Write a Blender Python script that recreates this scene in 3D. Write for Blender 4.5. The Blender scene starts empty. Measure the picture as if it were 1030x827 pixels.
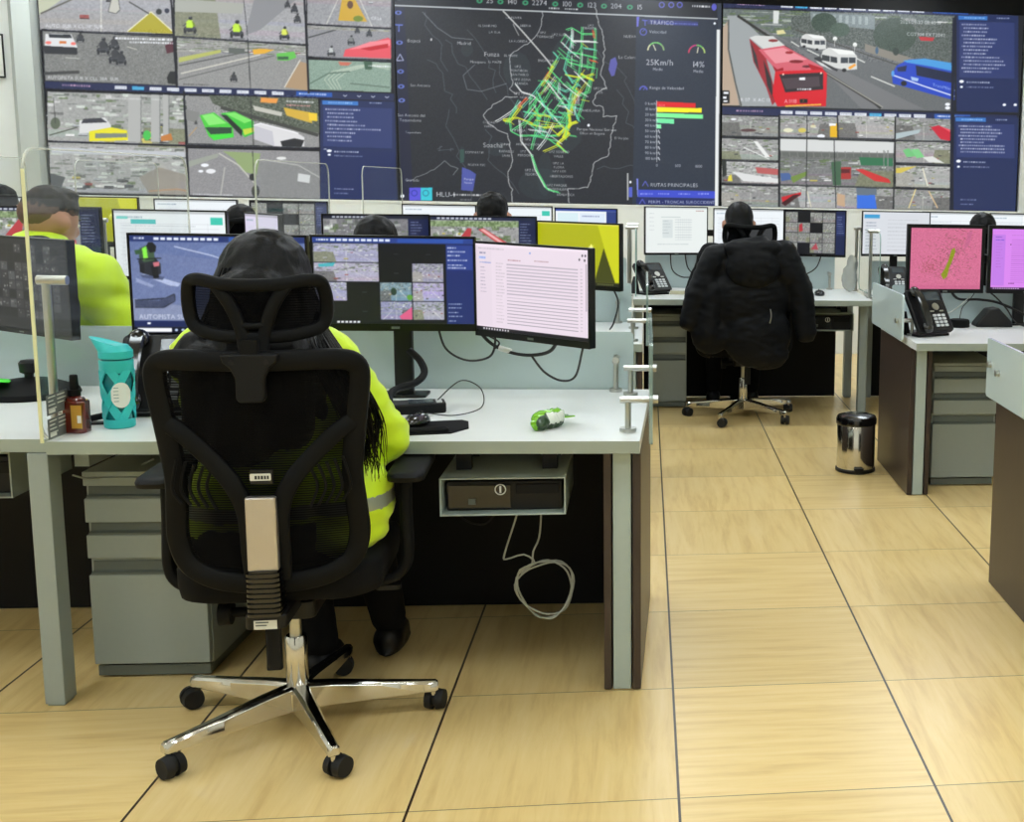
# Traffic control room, built procedurally. Units are metres; x to the right, y away from the viewer, z up.
import bpy, bmesh, math, random
import numpy as np
from mathutils import Vector, Matrix, noise as mnoise
random.seed(7)
col = bpy.context.scene.collection
PI = math.pi
R = math.radians
V = Vector

# ------------------------------------------------------------------ colour and materials
def lin(c):
    c = c / 255.0
    return c / 12.92 if c <= 0.04045 else ((c + 0.055) / 1.055) ** 2.4
def C(r, g, b): return (lin(r), lin(g), lin(b), 1.0)

def mat(name, rgb, rough=.5, metal=0., var=.06, scale=30., bump=0., spec=.5, coat=0., alpha=1., trans=0., sheen=0., stretch=(1,1,1), emit=0.):
    m = bpy.data.materials.new(name); m.use_nodes = True
    nt = m.node_tree; N = nt.nodes; L = nt.links
    b = N['Principled BSDF']
    tc = N.new('ShaderNodeTexCoord'); mp = N.new('ShaderNodeMapping'); mp.inputs['Scale'].default_value = stretch
    L.new(tc.outputs['Object'], mp.inputs['Vector'])
    nz = N.new('ShaderNodeTexNoise'); nz.inputs['Scale'].default_value = scale; nz.inputs['Detail'].default_value = 4
    L.new(mp.outputs['Vector'], nz.inputs['Vector'])
    c = C(*rgb)
    mx = N.new('ShaderNodeMix'); mx.data_type = 'RGBA'
    mx.inputs['A'].default_value = tuple(v * (1 - var) for v in c[:3]) + (1,)
    mx.inputs['B'].default_value = tuple(min(1, v * (1 + var)) for v in c[:3]) + (1,)
    L.new(nz.outputs['Fac'], mx.inputs['Factor']); L.new(mx.outputs['Result'], b.inputs['Base Color'])
    b.inputs['Roughness'].default_value = rough; b.inputs['Metallic'].default_value = metal
    b.inputs['Specular IOR Level'].default_value = spec; b.inputs['Coat Weight'].default_value = coat
    b.inputs['Alpha'].default_value = alpha; b.inputs['Transmission Weight'].default_value = trans
    b.inputs['Sheen Weight'].default_value = sheen
    if emit:
        L.new(mx.outputs['Result'], b.inputs['Emission Color']); b.inputs['Emission Strength'].default_value = emit
    if bump:
        bp = N.new('ShaderNodeBump'); bp.inputs['Strength'].default_value = bump; bp.inputs['Distance'].default_value = .002
        L.new(nz.outputs['Fac'], bp.inputs['Height']); L.new(bp.outputs['Normal'], b.inputs['Normal'])
    return m

MT = {}
MT['top'] = mat('white_laminate', (226,229,228), .35, var=.03, scale=6, stretch=(1,14,1))
MT['top_edge'] = mat('grey_edge_banding', (156,166,154), .4, var=.03)
MT['steel'] = mat('grey_painted_steel', (150,160,155), .42, var=.03, scale=60)
MT['steel_light'] = mat('light_grey_painted_steel', (168,182,177), .4, var=.03, scale=60)
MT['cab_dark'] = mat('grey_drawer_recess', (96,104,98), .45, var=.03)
MT['wood'] = mat('dark_brown_laminate', (58,47,42), .38, var=.25, scale=5, stretch=(14,14,1))
MT['black_panel'] = mat('black_modesty_panel', (6,6,7), .6, var=.1, spec=.25)
MT['black'] = mat('black_plastic', (9,9,11), .42, var=.1, spec=.35)
MT['black_soft'] = mat('black_matt_plastic', (8,9,10), .6, var=.1, spec=.16)
MT['black_gloss'] = mat('black_gloss_plastic', (7,7,8), .18, var=.05, coat=.4)
MT['charcoal'] = mat('charcoal_plastic', (17,18,20), .55, var=.08, spec=.2)
MT['rubber'] = mat('black_rubber', (10,10,11), .7, var=.1)
MT['chrome'] = mat('polished_chrome', (212,210,205), .12, 1., var=.02)
MT['brushed'] = mat('brushed_steel', (190,190,184), .28, 1., var=.06, scale=80)
MT['silver'] = mat('satin_aluminium', (196,190,184), .35, .85, var=.03)
MT['frost'] = mat('frosted_glass', (200,217,218), .25, var=.02, scale=3, coat=.3)
MT['wall'] = mat('white_wall_paint', (232,235,232), .7, var=.02, scale=4)
MT['pillar'] = mat('grey_pillar_paint', (186,192,188), .6, var=.03, scale=4)
MT['ceil'] = mat('ceiling_white', (225,225,222), .8, var=.02)
MT['skirting'] = mat('grey_skirting', (120,124,122), .5)
MT['skin'] = mat('skin_tan', (176,128,104), .5, var=.08, scale=18)
MT['skin_light'] = mat('skin_light', (196,150,124), .5, var=.06, scale=18)
MT['hair'] = mat('black_hair', (3,3,4), .45, spec=.18, var=.35, scale=40, stretch=(6,6,1), bump=.6)
MT['hair_short'] = mat('short_dark_hair', (22,18,18), .6, var=.45, scale=160, bump=.8)
MT['hair_fade'] = mat('faded_hair_on_scalp', (92,70,60), .7, var=.3, scale=150, bump=.4)
MT['hivis'] = mat('lime_yellow_jacket', (205,238,8), .55, var=.08, scale=9, sheen=.2)
MT['hivis_seam'] = mat('olive_seam', (120,140,30), .7)
MT['reflective'] = mat('silver_reflective_tape', (150,158,140), .35, .3)
MT['navy'] = mat('dark_navy_cloth', (20,24,34), .8, var=.15, scale=30)
MT['blackcloth'] = mat('black_cloth', (6,6,7), .85, spec=.2, var=.2, scale=40)
MT['puffer'] = mat('black_quilted_nylon', (7,9,13), .5, spec=.16, var=.25, scale=22, bump=.5)
MT['grey_cloth'] = mat('grey_cloth', (70,74,80), .85, var=.15)
MT['white'] = mat('white_plastic', (226,226,222), .4)
MT['paper'] = mat('paper_label', (214,214,204), .7)
MT['ink'] = mat('black_ink', (25,25,26), .6)
MT['label_grey'] = mat('grey_label', (92,95,94), .6)
MT['white_cable'] = mat('white_cable', (176,180,170), .5)
MT['cable'] = mat('black_cable', (14,14,15), .5)
MT['teal'] = mat('turquoise_silicone', (45,190,192), .45, var=.05, scale=8)
MT['teal_dark'] = mat('dark_teal_glass', (22,118,124), .12, var=.15, scale=12, coat=.5)
MT['amber'] = mat('amber_glass', (92,22,10), .08, var=.2, scale=10, coat=.8)
MT['gold'] = mat('gold_label', (196,146,52), .45, var=.08)
MT['neon'] = mat('neon_green_card', (60,230,40), .6)
MT['wrapper'] = mat('green_foil_wrapper', (120,190,30), .25, .1, var=.35, scale=30, coat=.5)
MT['wrapper_white'] = mat('white_foil_wrapper', (225,230,215), .25, coat=.4)
MT['wrapper_dark'] = mat('dark_green_foil', (30,60,20), .3, coat=.4)
MT['cream'] = mat('cream_card', (206,200,168), .6)
MT['key'] = mat('pale_keys', (205,208,210), .5)
MT['lcd'] = mat('phone_display', (60,68,74), .2, var=.05, coat=.4)
MT['red'] = mat('red_dot', (180,30,30), .5)
MT['clear_plastic'] = mat('grey_clear_plastic', (170,176,172), .2, alpha=.55)
MT['screen_black'] = mat('screen_bezel', (5,5,6), .35, spec=.3)

def acrylic():
    m = bpy.data.materials.new('clear_acrylic'); m.use_nodes = True
    N = m.node_tree.nodes; L = m.node_tree.links
    for n in list(N):
        if n.type != 'OUTPUT_MATERIAL': N.remove(n)
    out = [n for n in N if n.type == 'OUTPUT_MATERIAL'][0]
    tr = N.new('ShaderNodeBsdfTransparent'); tr.inputs['Color'].default_value = (.97,.98,.97,1)
    gl = N.new('ShaderNodeBsdfGlossy'); gl.inputs['Roughness'].default_value = .03
    df = N.new('ShaderNodeBsdfDiffuse'); df.inputs['Color'].default_value = C(200,205,200)
    nz = N.new('ShaderNodeTexNoise'); nz.inputs['Scale'].default_value = 3
    ml = N.new('ShaderNodeMath'); ml.operation = 'MULTIPLY_ADD'; ml.inputs[1].default_value = .02; ml.inputs[2].default_value = .008
    L.new(nz.outputs['Fac'], ml.inputs[0])
    m1 = N.new('ShaderNodeMixShader'); m2 = N.new('ShaderNodeMixShader')
    L.new(ml.outputs[0], m1.inputs['Fac']); L.new(tr.outputs[0], m1.inputs[1]); L.new(df.outputs[0], m1.inputs[2])
    m2.inputs['Fac'].default_value = .035; L.new(m1.outputs[0], m2.inputs[1]); L.new(gl.outputs[0], m2.inputs[2])
    L.new(m2.outputs[0], out.inputs['Surface'])
    return m
MT['acrylic'] = acrylic()
MT['acrylic_edge'] = mat('cream_acrylic_edge', (226,224,176), .3, var=.04)
MT['faint_edge'] = mat('faint_acrylic_edge', (226,228,214), .3, var=.04, alpha=.4)
MT['glass_edge'] = mat('pale_green_glass_edge', (150,178,172), .2, var=.05)

def mesh_fabric():
    m = bpy.data.materials.new('black_chair_mesh'); m.use_nodes = True
    N = m.node_tree.nodes; L = m.node_tree.links
    b = N['Principled BSDF']; b.inputs['Base Color'].default_value = C(5,5,6); b.inputs['Roughness'].default_value = .9; b.inputs['Specular IOR Level'].default_value = .1
    tc = N.new('ShaderNodeTexCoord'); sp = N.new('ShaderNodeSeparateXYZ'); L.new(tc.outputs['Object'], sp.inputs[0])
    wv = N.new('ShaderNodeMath'); wv.operation = 'MULTIPLY'; wv.inputs[1].default_value = 1100; L.new(sp.outputs['Z'], wv.inputs[0])
    sn = N.new('ShaderNodeMath'); sn.operation = 'SINE'; L.new(wv.outputs[0], sn.inputs[0])
    mr = N.new('ShaderNodeMapRange'); mr.inputs['From Min'].default_value = -1; mr.inputs['To Min'].default_value = .87; mr.inputs['To Max'].default_value = 1
    L.new(sn.outputs[0], mr.inputs['Value']); L.new(mr.outputs[0], b.inputs['Alpha'])
    return m
MT['mesh'] = mesh_fabric()

def screen_mat():
    m = bpy.data.materials.new('lit_screen'); m.use_nodes = True
    N = m.node_tree.nodes; L = m.node_tree.links
    b = N['Principled BSDF']; b.inputs['Base Color'].default_value = (.01,.01,.012,1); b.inputs['Roughness'].default_value = .35
    b.inputs['Specular IOR Level'].default_value = .3
    a = N.new('ShaderNodeVertexColor'); a.layer_name = 'picture'
    L.new(a.outputs['Color'], b.inputs['Emission Color']); b.inputs['Emission Strength'].default_value = 1.14
    return m
MT['screen'] = screen_mat()

def floor_mat():
    m = bpy.data.materials.new('wood_look_floor_tiles'); m.use_nodes = True
    N = m.node_tree.nodes; L = m.node_tree.links; b = N['Principled BSDF']
    def math_(op, a=None, bb=None, cc=None):
        n = N.new('ShaderNodeMath'); n.operation = op
        for i, v in enumerate((a, bb, cc)):
            if v is None: continue
            if isinstance(v, (int, float)): n.inputs[i].default_value = v
            else: L.new(v, n.inputs[i])
        return n.outputs[0]
    g = N.new('ShaderNodeNewGeometry'); s = N.new('ShaderNodeSeparateXYZ'); L.new(g.outputs['Position'], s.inputs[0])
    x = math_('DIVIDE', s.outputs['X'], .6); y = math_('DIVIDE', s.outputs['Y'], .6)
    fx = math_('FLOOR', x); fy = math_('FLOOR', y)
    dx = math_('ABSOLUTE', math_('SUBTRACT', x, math_('ROUND', x))); dy = math_('ABSOLUTE', math_('SUBTRACT', y, math_('ROUND', y)))
    gx = math_('LESS_THAN', dx, .0052); gy = math_('LESS_THAN', dy, .0026)
    cb = N.new('ShaderNodeCombineXYZ'); L.new(fx, cb.inputs[0]); L.new(fy, cb.inputs[1])
    wn = N.new('ShaderNodeTexWhiteNoise'); wn.noise_dimensions = '2D'; L.new(cb.outputs[0], wn.inputs['Vector'])
    rnd = wn.outputs['Value']
    # grain direction: mostly along y, some tiles along x
    sel = math_('GREATER_THAN', math_('FRACT', math_('MULTIPLY', math_('ADD', fx, math_('MULTIPLY', fy, 2.0)), .2)), .62)
    near = math_('LESS_THAN', s.outputs['Y'], 1.19)
    inx = math_('MULTIPLY', math_('GREATER_THAN', s.outputs['X'], 0.0), math_('LESS_THAN', s.outputs['X'], .6))
    sel = math_('MAXIMUM', math_('MULTIPLY', sel, math_('SUBTRACT', 1, near)), math_('MULTIPLY', near, inx))
    sel = math_('MAXIMUM', sel, math_('MULTIPLY', math_('LESS_THAN', s.outputs['X'], -1.2), math_('LESS_THAN', s.outputs['Y'], .6)))
    def grain(sx, sy):
        c2 = N.new('ShaderNodeCombineXYZ')
        L.new(math_('ADD', math_('MULTIPLY', s.outputs['X'], sx), math_('MULTIPLY', rnd, 37.)), c2.inputs[0])
        L.new(math_('ADD', math_('MULTIPLY', s.outputs['Y'], sy), math_('MULTIPLY', rnd, 91.)), c2.inputs[1])
        n = N.new('ShaderNodeTexNoise'); n.inputs['Scale'].default_value = 1; n.inputs['Detail'].default_value = 6; n.inputs['Roughness'].default_value = .62; n.inputs['Distortion'].default_value = .35
        L.new(c2.outputs[0], n.inputs['Vector']); return n.outputs['Fac']
    mx = N.new('ShaderNodeMix'); mx.data_type = 'FLOAT'
    L.new(sel, mx.inputs['Factor']); L.new(grain(24, 2.2), mx.inputs['A']); L.new(grain(2.2, 30), mx.inputs['B'])
    r = N.new('ShaderNodeValToRGB'); e = r.color_ramp.elements
    e[0].position = .28; e[0].color = C(214,180,116); e[1].position = .75; e[1].color = C(238,212,156)
    k = e.new(.5); k.color = C(231,202,137)
    L.new(mx.outputs['Result'], r.inputs['Fac'])
    hv = N.new('ShaderNodeHueSaturation'); L.new(r.outputs['Color'], hv.inputs['Color'])
    L.new(math_('ADD', .92, math_('MULTIPLY', rnd, .13)), hv.inputs['Value'])
    gm = N.new('ShaderNodeMix'); gm.data_type = 'RGBA'; gm.inputs['B'].default_value = C(52,38,26)
    L.new(math_('MAXIMUM', gx, math_('MULTIPLY', gy, .8)), gm.inputs['Factor']); L.new(hv.outputs['Color'], gm.inputs['A'])
    L.new(gm.outputs['Result'], b.inputs['Base Color'])
    b.inputs['Roughness'].default_value = .3; b.inputs['Specular IOR Level'].default_value = .5
    return m
MT['floor'] = floor_mat()

# ------------------------------------------------------------------ objects and tags
def tag(o, label=None, cat=None, group=None, kind=None):
    if label: o['label'] = label
    if cat: o['category'] = cat
    if group: o['group'] = group
    if kind: o['kind'] = kind
    return o
def thing(name, label, cat, loc=(0,0,0), rz=0., group=None):
    o = bpy.data.objects.new(name, None); o.empty_display_size = .05
    col.objects.link(o); o.location = loc; o.rotation_euler = (0, 0, rz)
    return tag(o, label, cat, group)
def children(o): return [c for c in bpy.data.objects if c.parent == o]
def copy_tree(o, parent=None):
    c = o.copy(); col.objects.link(c); c.parent = parent
    for ch in children(o): copy_tree(ch, c)
    return c

class MB:
    """collects shapes, then links them as ONE mesh object"""
    def __init__(s): s.bm = bmesh.new(); s.mi = 0; s.T = Matrix.Identity(4)
    def _f(s, vs):
        try: f = s.bm.faces.new(vs); f.material_index = s.mi; return f
        except ValueError: return None
    def v(s, p): return s.bm.verts.new(s.T @ V(p))
    def box(s, x0, x1, y0, y1, z0, z1):
        v = [s.v((x, y, z)) for z in (z0, z1) for y in (y0, y1) for x in (x0, x1)]
        for q in ((0,2,3,1),(4,5,7,6),(0,1,5,4),(2,6,7,3),(0,4,6,2),(1,3,7,5)): s._f([v[i] for i in q])
        return s
    def rbox(s, x0, x1, y0, y1, z0, z1, r=.01, axis='z', n=4):
        """box with rounded vertical corners about one axis"""
        if axis == 'z': a0,a1,b0,b1,c0,c1 = x0,x1,y0,y1,z0,z1
        elif axis == 'y': a0,a1,b0,b1,c0,c1 = x0,x1,z0,z1,y0,y1
        else: a0,a1,b0,b1,c0,c1 = y0,y1,z0,z1,x0,x1
        pts = rrect(a0, a1, b0, b1, r, n)
        return s.prism(pts, c0, c1, axis)
    def prism(s, pts, c0, c1, axis='y'):
        def P(a, b, c): return {'z': (a, b, c), 'y': (a, c, b), 'x': (c, a, b)}[axis]
        lo = [s.v(P(a, b, c0)) for a, b in pts]; hi = [s.v(P(a, b, c1)) for a, b in pts]
        s._f(lo); s._f(list(reversed(hi)))
        for i in range(len(pts)):
            j = (i + 1) % len(pts); s._f([lo[i], hi[i], hi[j], lo[j]])
        return s
    def loft(s, rings, closed=False, cap=True):
        rs = [[s.v(p) for p in r] for r in rings]; n = len(rs[0]); m = len(rs)
        for k in range(m if closed else m - 1):
            a, b = rs[k], rs[(k + 1) % m]
            for i in range(n): s._f([a[i], a[(i+1) % n], b[(i+1) % n], b[i]])
        if cap and not closed: s._f(list(reversed(rs[0]))); s._f(rs[-1])
        return s
    def sweep(s, pts, prof, closed=False, up=None, radii=None):
        """sweep a closed 2-D profile [(side, normal)] along pts"""
        P = [V(p) for p in pts]; n = len(P); rings = []; pu = V(up) if up else None
        for i in range(n):
            if closed: t = P[(i+1) % n] - P[i-1]
            else: t = P[min(i+1, n-1)] - P[max(i-1, 0)]
            t.normalize()
            if up: nn = V(up) - t * V(up).dot(t)
            else:
                if pu is None: pu = V((0,0,1)) if abs(t.z) < .9 else V((0,1,0))
                nn = pu - t * pu.dot(t)
                if nn.length < 1e-5: nn = t.orthogonal()
                pu = nn
            nn.normalize(); sd = t.cross(nn)
            k = radii[i] if radii else 1.
            rings.append([P[i] + sd * a * k + nn * b * k for a, b in prof])
        return s.loft(rings, closed)
    def tube(s, pts, r, n=8, closed=False, radii=None):
        return s.sweep(pts, [(r*math.cos(2*PI*k/n), r*math.sin(2*PI*k/n)) for k in range(n)], closed, None, radii)
    def bar(s, pts, w, d, up, closed=False, radii=None):
        """flat bar, w across (perpendicular to up), d along up, with chamfered corners"""
        c = min(w, d) * .22; a, b = w/2, d/2
        return s.sweep(pts, [(a-c,-b),(a,-b+c),(a,b-c),(a-c,b),(-a+c,b),(-a,b-c),(-a,-b+c),(-a+c,-b)], closed, up, radii)
    def cyl(s, p0, p1, r0, r1=None, n=20):
        r1 = r0 if r1 is None else r1
        p0, p1 = V(p0), V(p1); t = (p1-p0).normalized(); a = t.orthogonal().normalized(); b = t.cross(a)
        return s.loft([[p + (a*math.cos(2*PI*k/n) + b*math.sin(2*PI*k/n))*r for k in range(n)] for p, r in ((p0,r0),(p1,r1))])
    def lathe(s, prof, c=(0,0,0), n=28, sx=1., sy=1.):
        return s.loft([[(c[0]+r*sx*math.cos(2*PI*k/n), c[1]+r*sy*math.sin(2*PI*k/n), c[2]+z) for k in range(n)] for r, z in prof])
    def ell(s, c, r, rot=(0,0,0), n=16, m=10):
        Rm = (Matrix.Rotation(rot[2],3,'Z') @ Matrix.Rotation(rot[1],3,'Y') @ Matrix.Rotation(rot[0],3,'X'))
        rings = []
        for j in range(1, m):
            th = PI*j/m
            rings.append([V(c) + Rm @ V((r[0]*math.sin(th)*math.cos(2*PI*k/n), r[1]*math.sin(th)*math.sin(2*PI*k/n), -r[2]*math.cos(th))) for k in range(n)])
        rs = [[s.v(p) for p in q] for q in rings]
        a = s.v(V(c) + Rm @ V((0,0,-r[2]))); b = s.v(V(c) + Rm @ V((0,0,r[2])))
        for k in range(n):
            s._f([a, rs[0][(k+1)%n], rs[0][k]]); s._f([b, rs[-1][k], rs[-1][(k+1)%n]])
            for j in range(len(rs)-1): s._f([rs[j][k], rs[j][(k+1)%n], rs[j+1][(k+1)%n], rs[j+1][k]])
        return s
    def cap(s, p0, p1, r0, r1=None):
        """tapered capsule (for blobs)"""
        r1 = r0 if r1 is None else r1
        s.cyl(p0, p1, r0, r1, 16); s.ell(p0, (r0,)*3, n=14, m=8); s.ell(p1, (r1,)*3, n=14, m=8); return s
    def build(s, name, mats, parent=None, bevel=0., smooth=True, angle=35., loc=None):
        bmesh.ops.recalc_face_normals(s.bm, faces=s.bm.faces)
        me = bpy.data.meshes.new(name); s.bm.to_mesh(me); s.bm.free()
        for m in (mats if isinstance(mats, (list, tuple)) else [mats]): me.materials.append(MT[m] if isinstance(m, str) else m)
        if smooth:
            me.polygons.foreach_set('use_smooth', [True]*len(me.polygons)); me.set_sharp_from_angle(angle=R(angle))
        o = bpy.data.objects.new(name, me); col.objects.link(o)
        if parent: o.parent = parent
        if loc: o.location = loc
        if bevel:
            md = o.modifiers.new('bevel', 'BEVEL'); md.width = bevel; md.segments = 2; md.limit_method = 'ANGLE'; md.angle_limit = R(40)
            md.harden_normals = False
        return o

def rrect(a0, a1, b0, b1, r, n=4):
    pts = []
    for cx, cy, s0 in ((a1-r, b1-r, 0), (a0+r, b1-r, 90), (a0+r, b0+r, 180), (a1-r, b0+r, 270)):
        for k in range(n+1):
            a = R(s0 + 90*k/n); pts.append((cx + r*math.cos(a), cy + r*math.sin(a)))
    return pts
def smooth_pts(pts, n=6, closed=False):
    """Catmull-Rom through points"""
    P = [V(p) for p in pts]; out = []; m = len(P)
    rng = range(m if closed else m-1)
    for i in rng:
        if closed: a, b, c, d = P[i-1], P[i], P[(i+1)%m], P[(i+2)%m]
        else: a, b, c, d = P[max(i-1,0)], P[i], P[i+1], P[min(i+2,m-1)]
        for k in range(n):
            t = k/n
            out.append(.5*((2*b)+(c-a)*t+(2*a-5*b+4*c-d)*t*t+(3*b-a-3*c+d)*t**3))
    if not closed: out.append(P[-1])
    return out

def blob(mb, name, mats, parent, voxel=.012, it=6, wr=None, faceband=None):
    """melt the collected volumes into one continuous surface"""
    me = bpy.data.meshes.new('tmp'); bmesh.ops.recalc_face_normals(mb.bm, faces=mb.bm.faces); mb.bm.to_mesh(me); mb.bm.free()
    o = bpy.data.objects.new('tmp', me); col.objects.link(o)
    md = o.modifiers.new('r', 'REMESH'); md.mode = 'VOXEL'; md.voxel_size = voxel; md.use_smooth_shade = True
    sm = o.modifiers.new('s', 'SMOOTH'); sm.factor = .5; sm.iterations = it
    dg = bpy.context.evaluated_depsgraph_get(); me2 = bpy.data.meshes.new_from_object(o.evaluated_get(dg))
    bpy.data.objects.remove(o); bpy.data.meshes.remove(me)
    if wr:
        amp, sc, st = wr
        n = len(me2.vertices); co = np.empty(n*3); me2.vertices.foreach_get('co', co); co = co.reshape(-1,3)
        no = np.empty(n*3); me2.vertices.foreach_get('normal', no); no = no.reshape(-1,3)
        for i in range(n):
            p = V((co[i][0]*st[0], co[i][1]*st[1], co[i][2]*st[2]))*sc
            h = mnoise.noise(p); h2 = mnoise.noise(p*2.3+V((5,3,1)))
            d = (1-abs(h)*2.4)*.7 + h2*.4
            co[i] += no[i]*amp*d
        me2.vertices.foreach_set('co', co.ravel()); me2.update()
    me2.name = name; me2.materials.clear()
    for m in (mats if isinstance(mats,(list,tuple)) else [mats]): me2.materials.append(MT[m])
    if faceband:
        for p in me2.polygons: p.material_index = faceband(p.center)
    else:
        for p in me2.polygons: p.material_index = 0
    me2.polygons.foreach_set('use_smooth', [True]*len(me2.polygons))
    ob = bpy.data.objects.new(name, me2); col.objects.link(ob); ob.parent = parent
    return ob
# ------------------------------------------------------------------ pictures shown on screens (drawn as coloured cells of the screen mesh)
RNG = np.random.RandomState(11)
_glyph = {}
def glyphs(ch):
    if ch not in _glyph:
        cu = bpy.data.curves.new('g', 'FONT'); cu.body = ch; o = bpy.data.objects.new('g', cu); col.objects.link(o)
        dg = bpy.context.evaluated_depsgraph_get(); me = o.evaluated_get(dg).to_mesh(); me.calc_loop_triangles()
        tris = [[tuple(me.vertices[i].co[:2]) for i in t.vertices] for t in me.loop_triangles]
        xs = [p[0] for t in tris for p in t]
        _glyph[ch] = (tris, (max(xs) + .07) if xs else .28)
        o.evaluated_get(dg).to_mesh_clear(); bpy.data.objects.remove(o); bpy.data.curves.remove(cu)
    return _glyph[ch]

class Canvas:
    def __init__(s, box, nx, ny, bg=(10,10,12), H=None):
        s.x0, s.y0, s.x1, s.y1 = box; s.nx, s.ny = nx, ny; s.H = H
        s.a = np.empty((ny, nx, 3)); s.a[:] = bg
    def tr(s, pts):
        p = np.asarray(pts, float)
        if s.H is not None:
            q = s.H @ np.vstack([p.T, np.ones(len(p))]); p = (q[:2]/q[2]).T
        return np.stack([(p[:,0]-s.x0)/(s.x1-s.x0)*s.nx, (p[:,1]-s.y0)/(s.y1-s.y0)*s.ny], 1)
    def _fill(s, q, c, a, ss=2):
        x0 = max(0, int(np.floor(q[:,0].min()))); x1 = min(s.nx, int(np.ceil(q[:,0].max()))+1)
        y0 = max(0, int(np.floor(q[:,1].min()))); y1 = min(s.ny, int(np.ceil(q[:,1].max()))+1)
        if x1 <= x0 or y1 <= y0: return
        gx = x0 + (np.arange((x1-x0)*ss)+.5)/ss; gy = y0 + (np.arange((y1-y0)*ss)+.5)/ss
        X, Y = np.meshgrid(gx, gy); ins = np.zeros(X.shape, bool)
        n = len(q)
        for i in range(n):
            (ax, ay), (bx, by) = q[i], q[(i+1) % n]
            if ay == by: continue
            ins ^= ((ay > Y) != (by > Y)) & (X < (bx-ax)*(Y-ay)/(by-ay)+ax)
        cov = ins.reshape(y1-y0, ss, x1-x0, ss).mean((1,3))[..., None]*a
        s.a[y0:y1, x0:x1] = s.a[y0:y1, x0:x1]*(1-cov) + np.array(c)*cov
    def poly(s, pts, c, a=1.): s._fill(s.tr(pts), c, a); return s
    def rect(s, x0, y0, x1, y1, c, a=1.): return s.poly([(x0,y0),(x1,y0),(x1,y1),(x0,y1)], c, a)
    def line(s, pts, w, c, a=1.):
        for (ax, ay), (bx, by) in zip(pts[:-1], pts[1:]):
            l = math.hypot(bx-ax, by-ay) or 1; nx, ny = -(by-ay)/l*w/2, (bx-ax)/l*w/2
            s.poly([(ax+nx,ay+ny),(bx+nx,by+ny),(bx-nx,by-ny),(ax-nx,ay-ny)], c, a)
        return s
    def ell(s, cx, cy, rx, ry, c, a=1.):
        return s.poly([(cx+rx*math.cos(2*PI*k/14), cy+ry*math.sin(2*PI*k/14)) for k in range(14)], c, a)
    def arc(s, cx, cy, r, a0, a1, w, c):
        return s.line([(cx+r*math.cos(R(a0+(a1-a0)*k/8)), cy-r*math.sin(R(a0+(a1-a0)*k/8))) for k in range(9)], w, c)
    def text(s, x, y, h, st, c, slope=0., a=1.):
        """y is the baseline, h the capital height"""
        k = h/.69; cx = x
        for ch in st:
            tris, adv = glyphs(ch)
            for t in tris:
                s._fill(s.tr([(cx+p[0]*k, y-p[1]*k+slope*(cx+p[0]*k-x)) for p in t]), c, a, 3)
            cx += adv*k
        return s
    def dashes(s, x, y, w, h, c, slope=0., a=1.):
        cx = x
        while cx < x+w:
            l = RNG.uniform(h*.5, h*1.6)
            s.poly([(cx, y+slope*(cx-x)), (cx+l, y+slope*(cx+l-x)), (cx+l, y+h+slope*(cx+l-x)), (cx, y+h+slope*(cx-x))], c, a*RNG.uniform(.55,1)); cx += l+h*.35
        return s
    def grain(s, box, amp, sc=1, pts=None):
        q = s.tr([(box[0],box[1]),(box[2],box[1]),(box[2],box[3]),(box[0],box[3])])
        x0, x1 = max(0,int(q[:,0].min())), min(s.nx,int(q[:,0].max())); y0, y1 = max(0,int(q[:,1].min())), min(s.ny,int(q[:,1].max()))
        if x1 <= x0 or y1 <= y0: return s
        h, w = y1-y0, x1-x0
        n = RNG.uniform(-1,1,(h//sc+2, w//sc+2)); n = np.repeat(np.repeat(n, sc, 0), sc, 1)[:h,:w]
        s.a[y0:y1,x0:x1] = np.clip(s.a[y0:y1,x0:x1] + n[...,None]*amp, 0, 255); return s
    def road(s, box, vp=(.5,.1), base=(140,140,138), seed=0, clutter=.3, cars=14, green=.15, night=False, shear=0., lanes=4):
        """a traffic camera view"""
        base = tuple(b+8 for b in base); x0, y0, x1, y1 = box; w, h = x1-x0, y1-y0; r = random.Random(seed)
        def q(u, v): return (x0+u*w, y0+v*h+shear*u*w)
        def quad(u0, v0, u1, v1, c, a=1.): s.poly([q(u0,v0), q(u1,v0), q(u1,v1), q(u0,v1)], c, a)
        quad(0,0,1,1, base)
        for k in range(6): 
            v = r.uniform(clutter,1); quad(0, v, 1, min(1,v+r.uniform(.05,.2)), tuple(b+r.uniform(-14,14) for b in base), .5)
        for k in range(int(75*clutter/.3)):
            u, v = r.uniform(-.05,1), r.uniform(0, clutter); g = r.choice([84,100,120,150,170,200,215])
            c = (g, g+r.uniform(0,12), g) if r.random() > green else (90,110,70)
            quad(max(0,u), v, min(1,u+r.uniform(.015,.09)), min(1,v+r.uniform(.015,.06)), c, .75)
        for k in range(lanes):
            u = (k+.5)/lanes*2.2-.6
            if 0 <= u <= 1: s.line([q(vp[0]+(u-vp[0])*.25, max(clutter,.28)), q(u,1)], h*.015+.25, (215,215,205), .7)
        if r.random() < .6:
            sd = r.choice((0,1)); s.poly([q(sd,clutter), q(vp[0]+(sd-vp[0])*.4,clutter), q(sd+(.35 if sd==0 else -.35),1), q(sd,1)], r.choice([(120,124,96),(96,96,94),(160,158,150)]), .8)
        for k in range(cars):
            v = r.uniform(clutter*.8,.95); z = .015+.06*v; u = r.uniform(.02,.95)
            c = r.choice([(225,226,224),(225,226,224),(84,86,90),(64,66,70),(178,182,186),(196,184,96),(150,80,76)])
            quad(u, v-z*.9, min(1,u+z), v, c); quad(u, v-z*.2, min(1,u+z), v, (40,40,42), .7)
        s.grain(box, 8, 1); s.grain(box, 8, 3)
        return s
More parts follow.
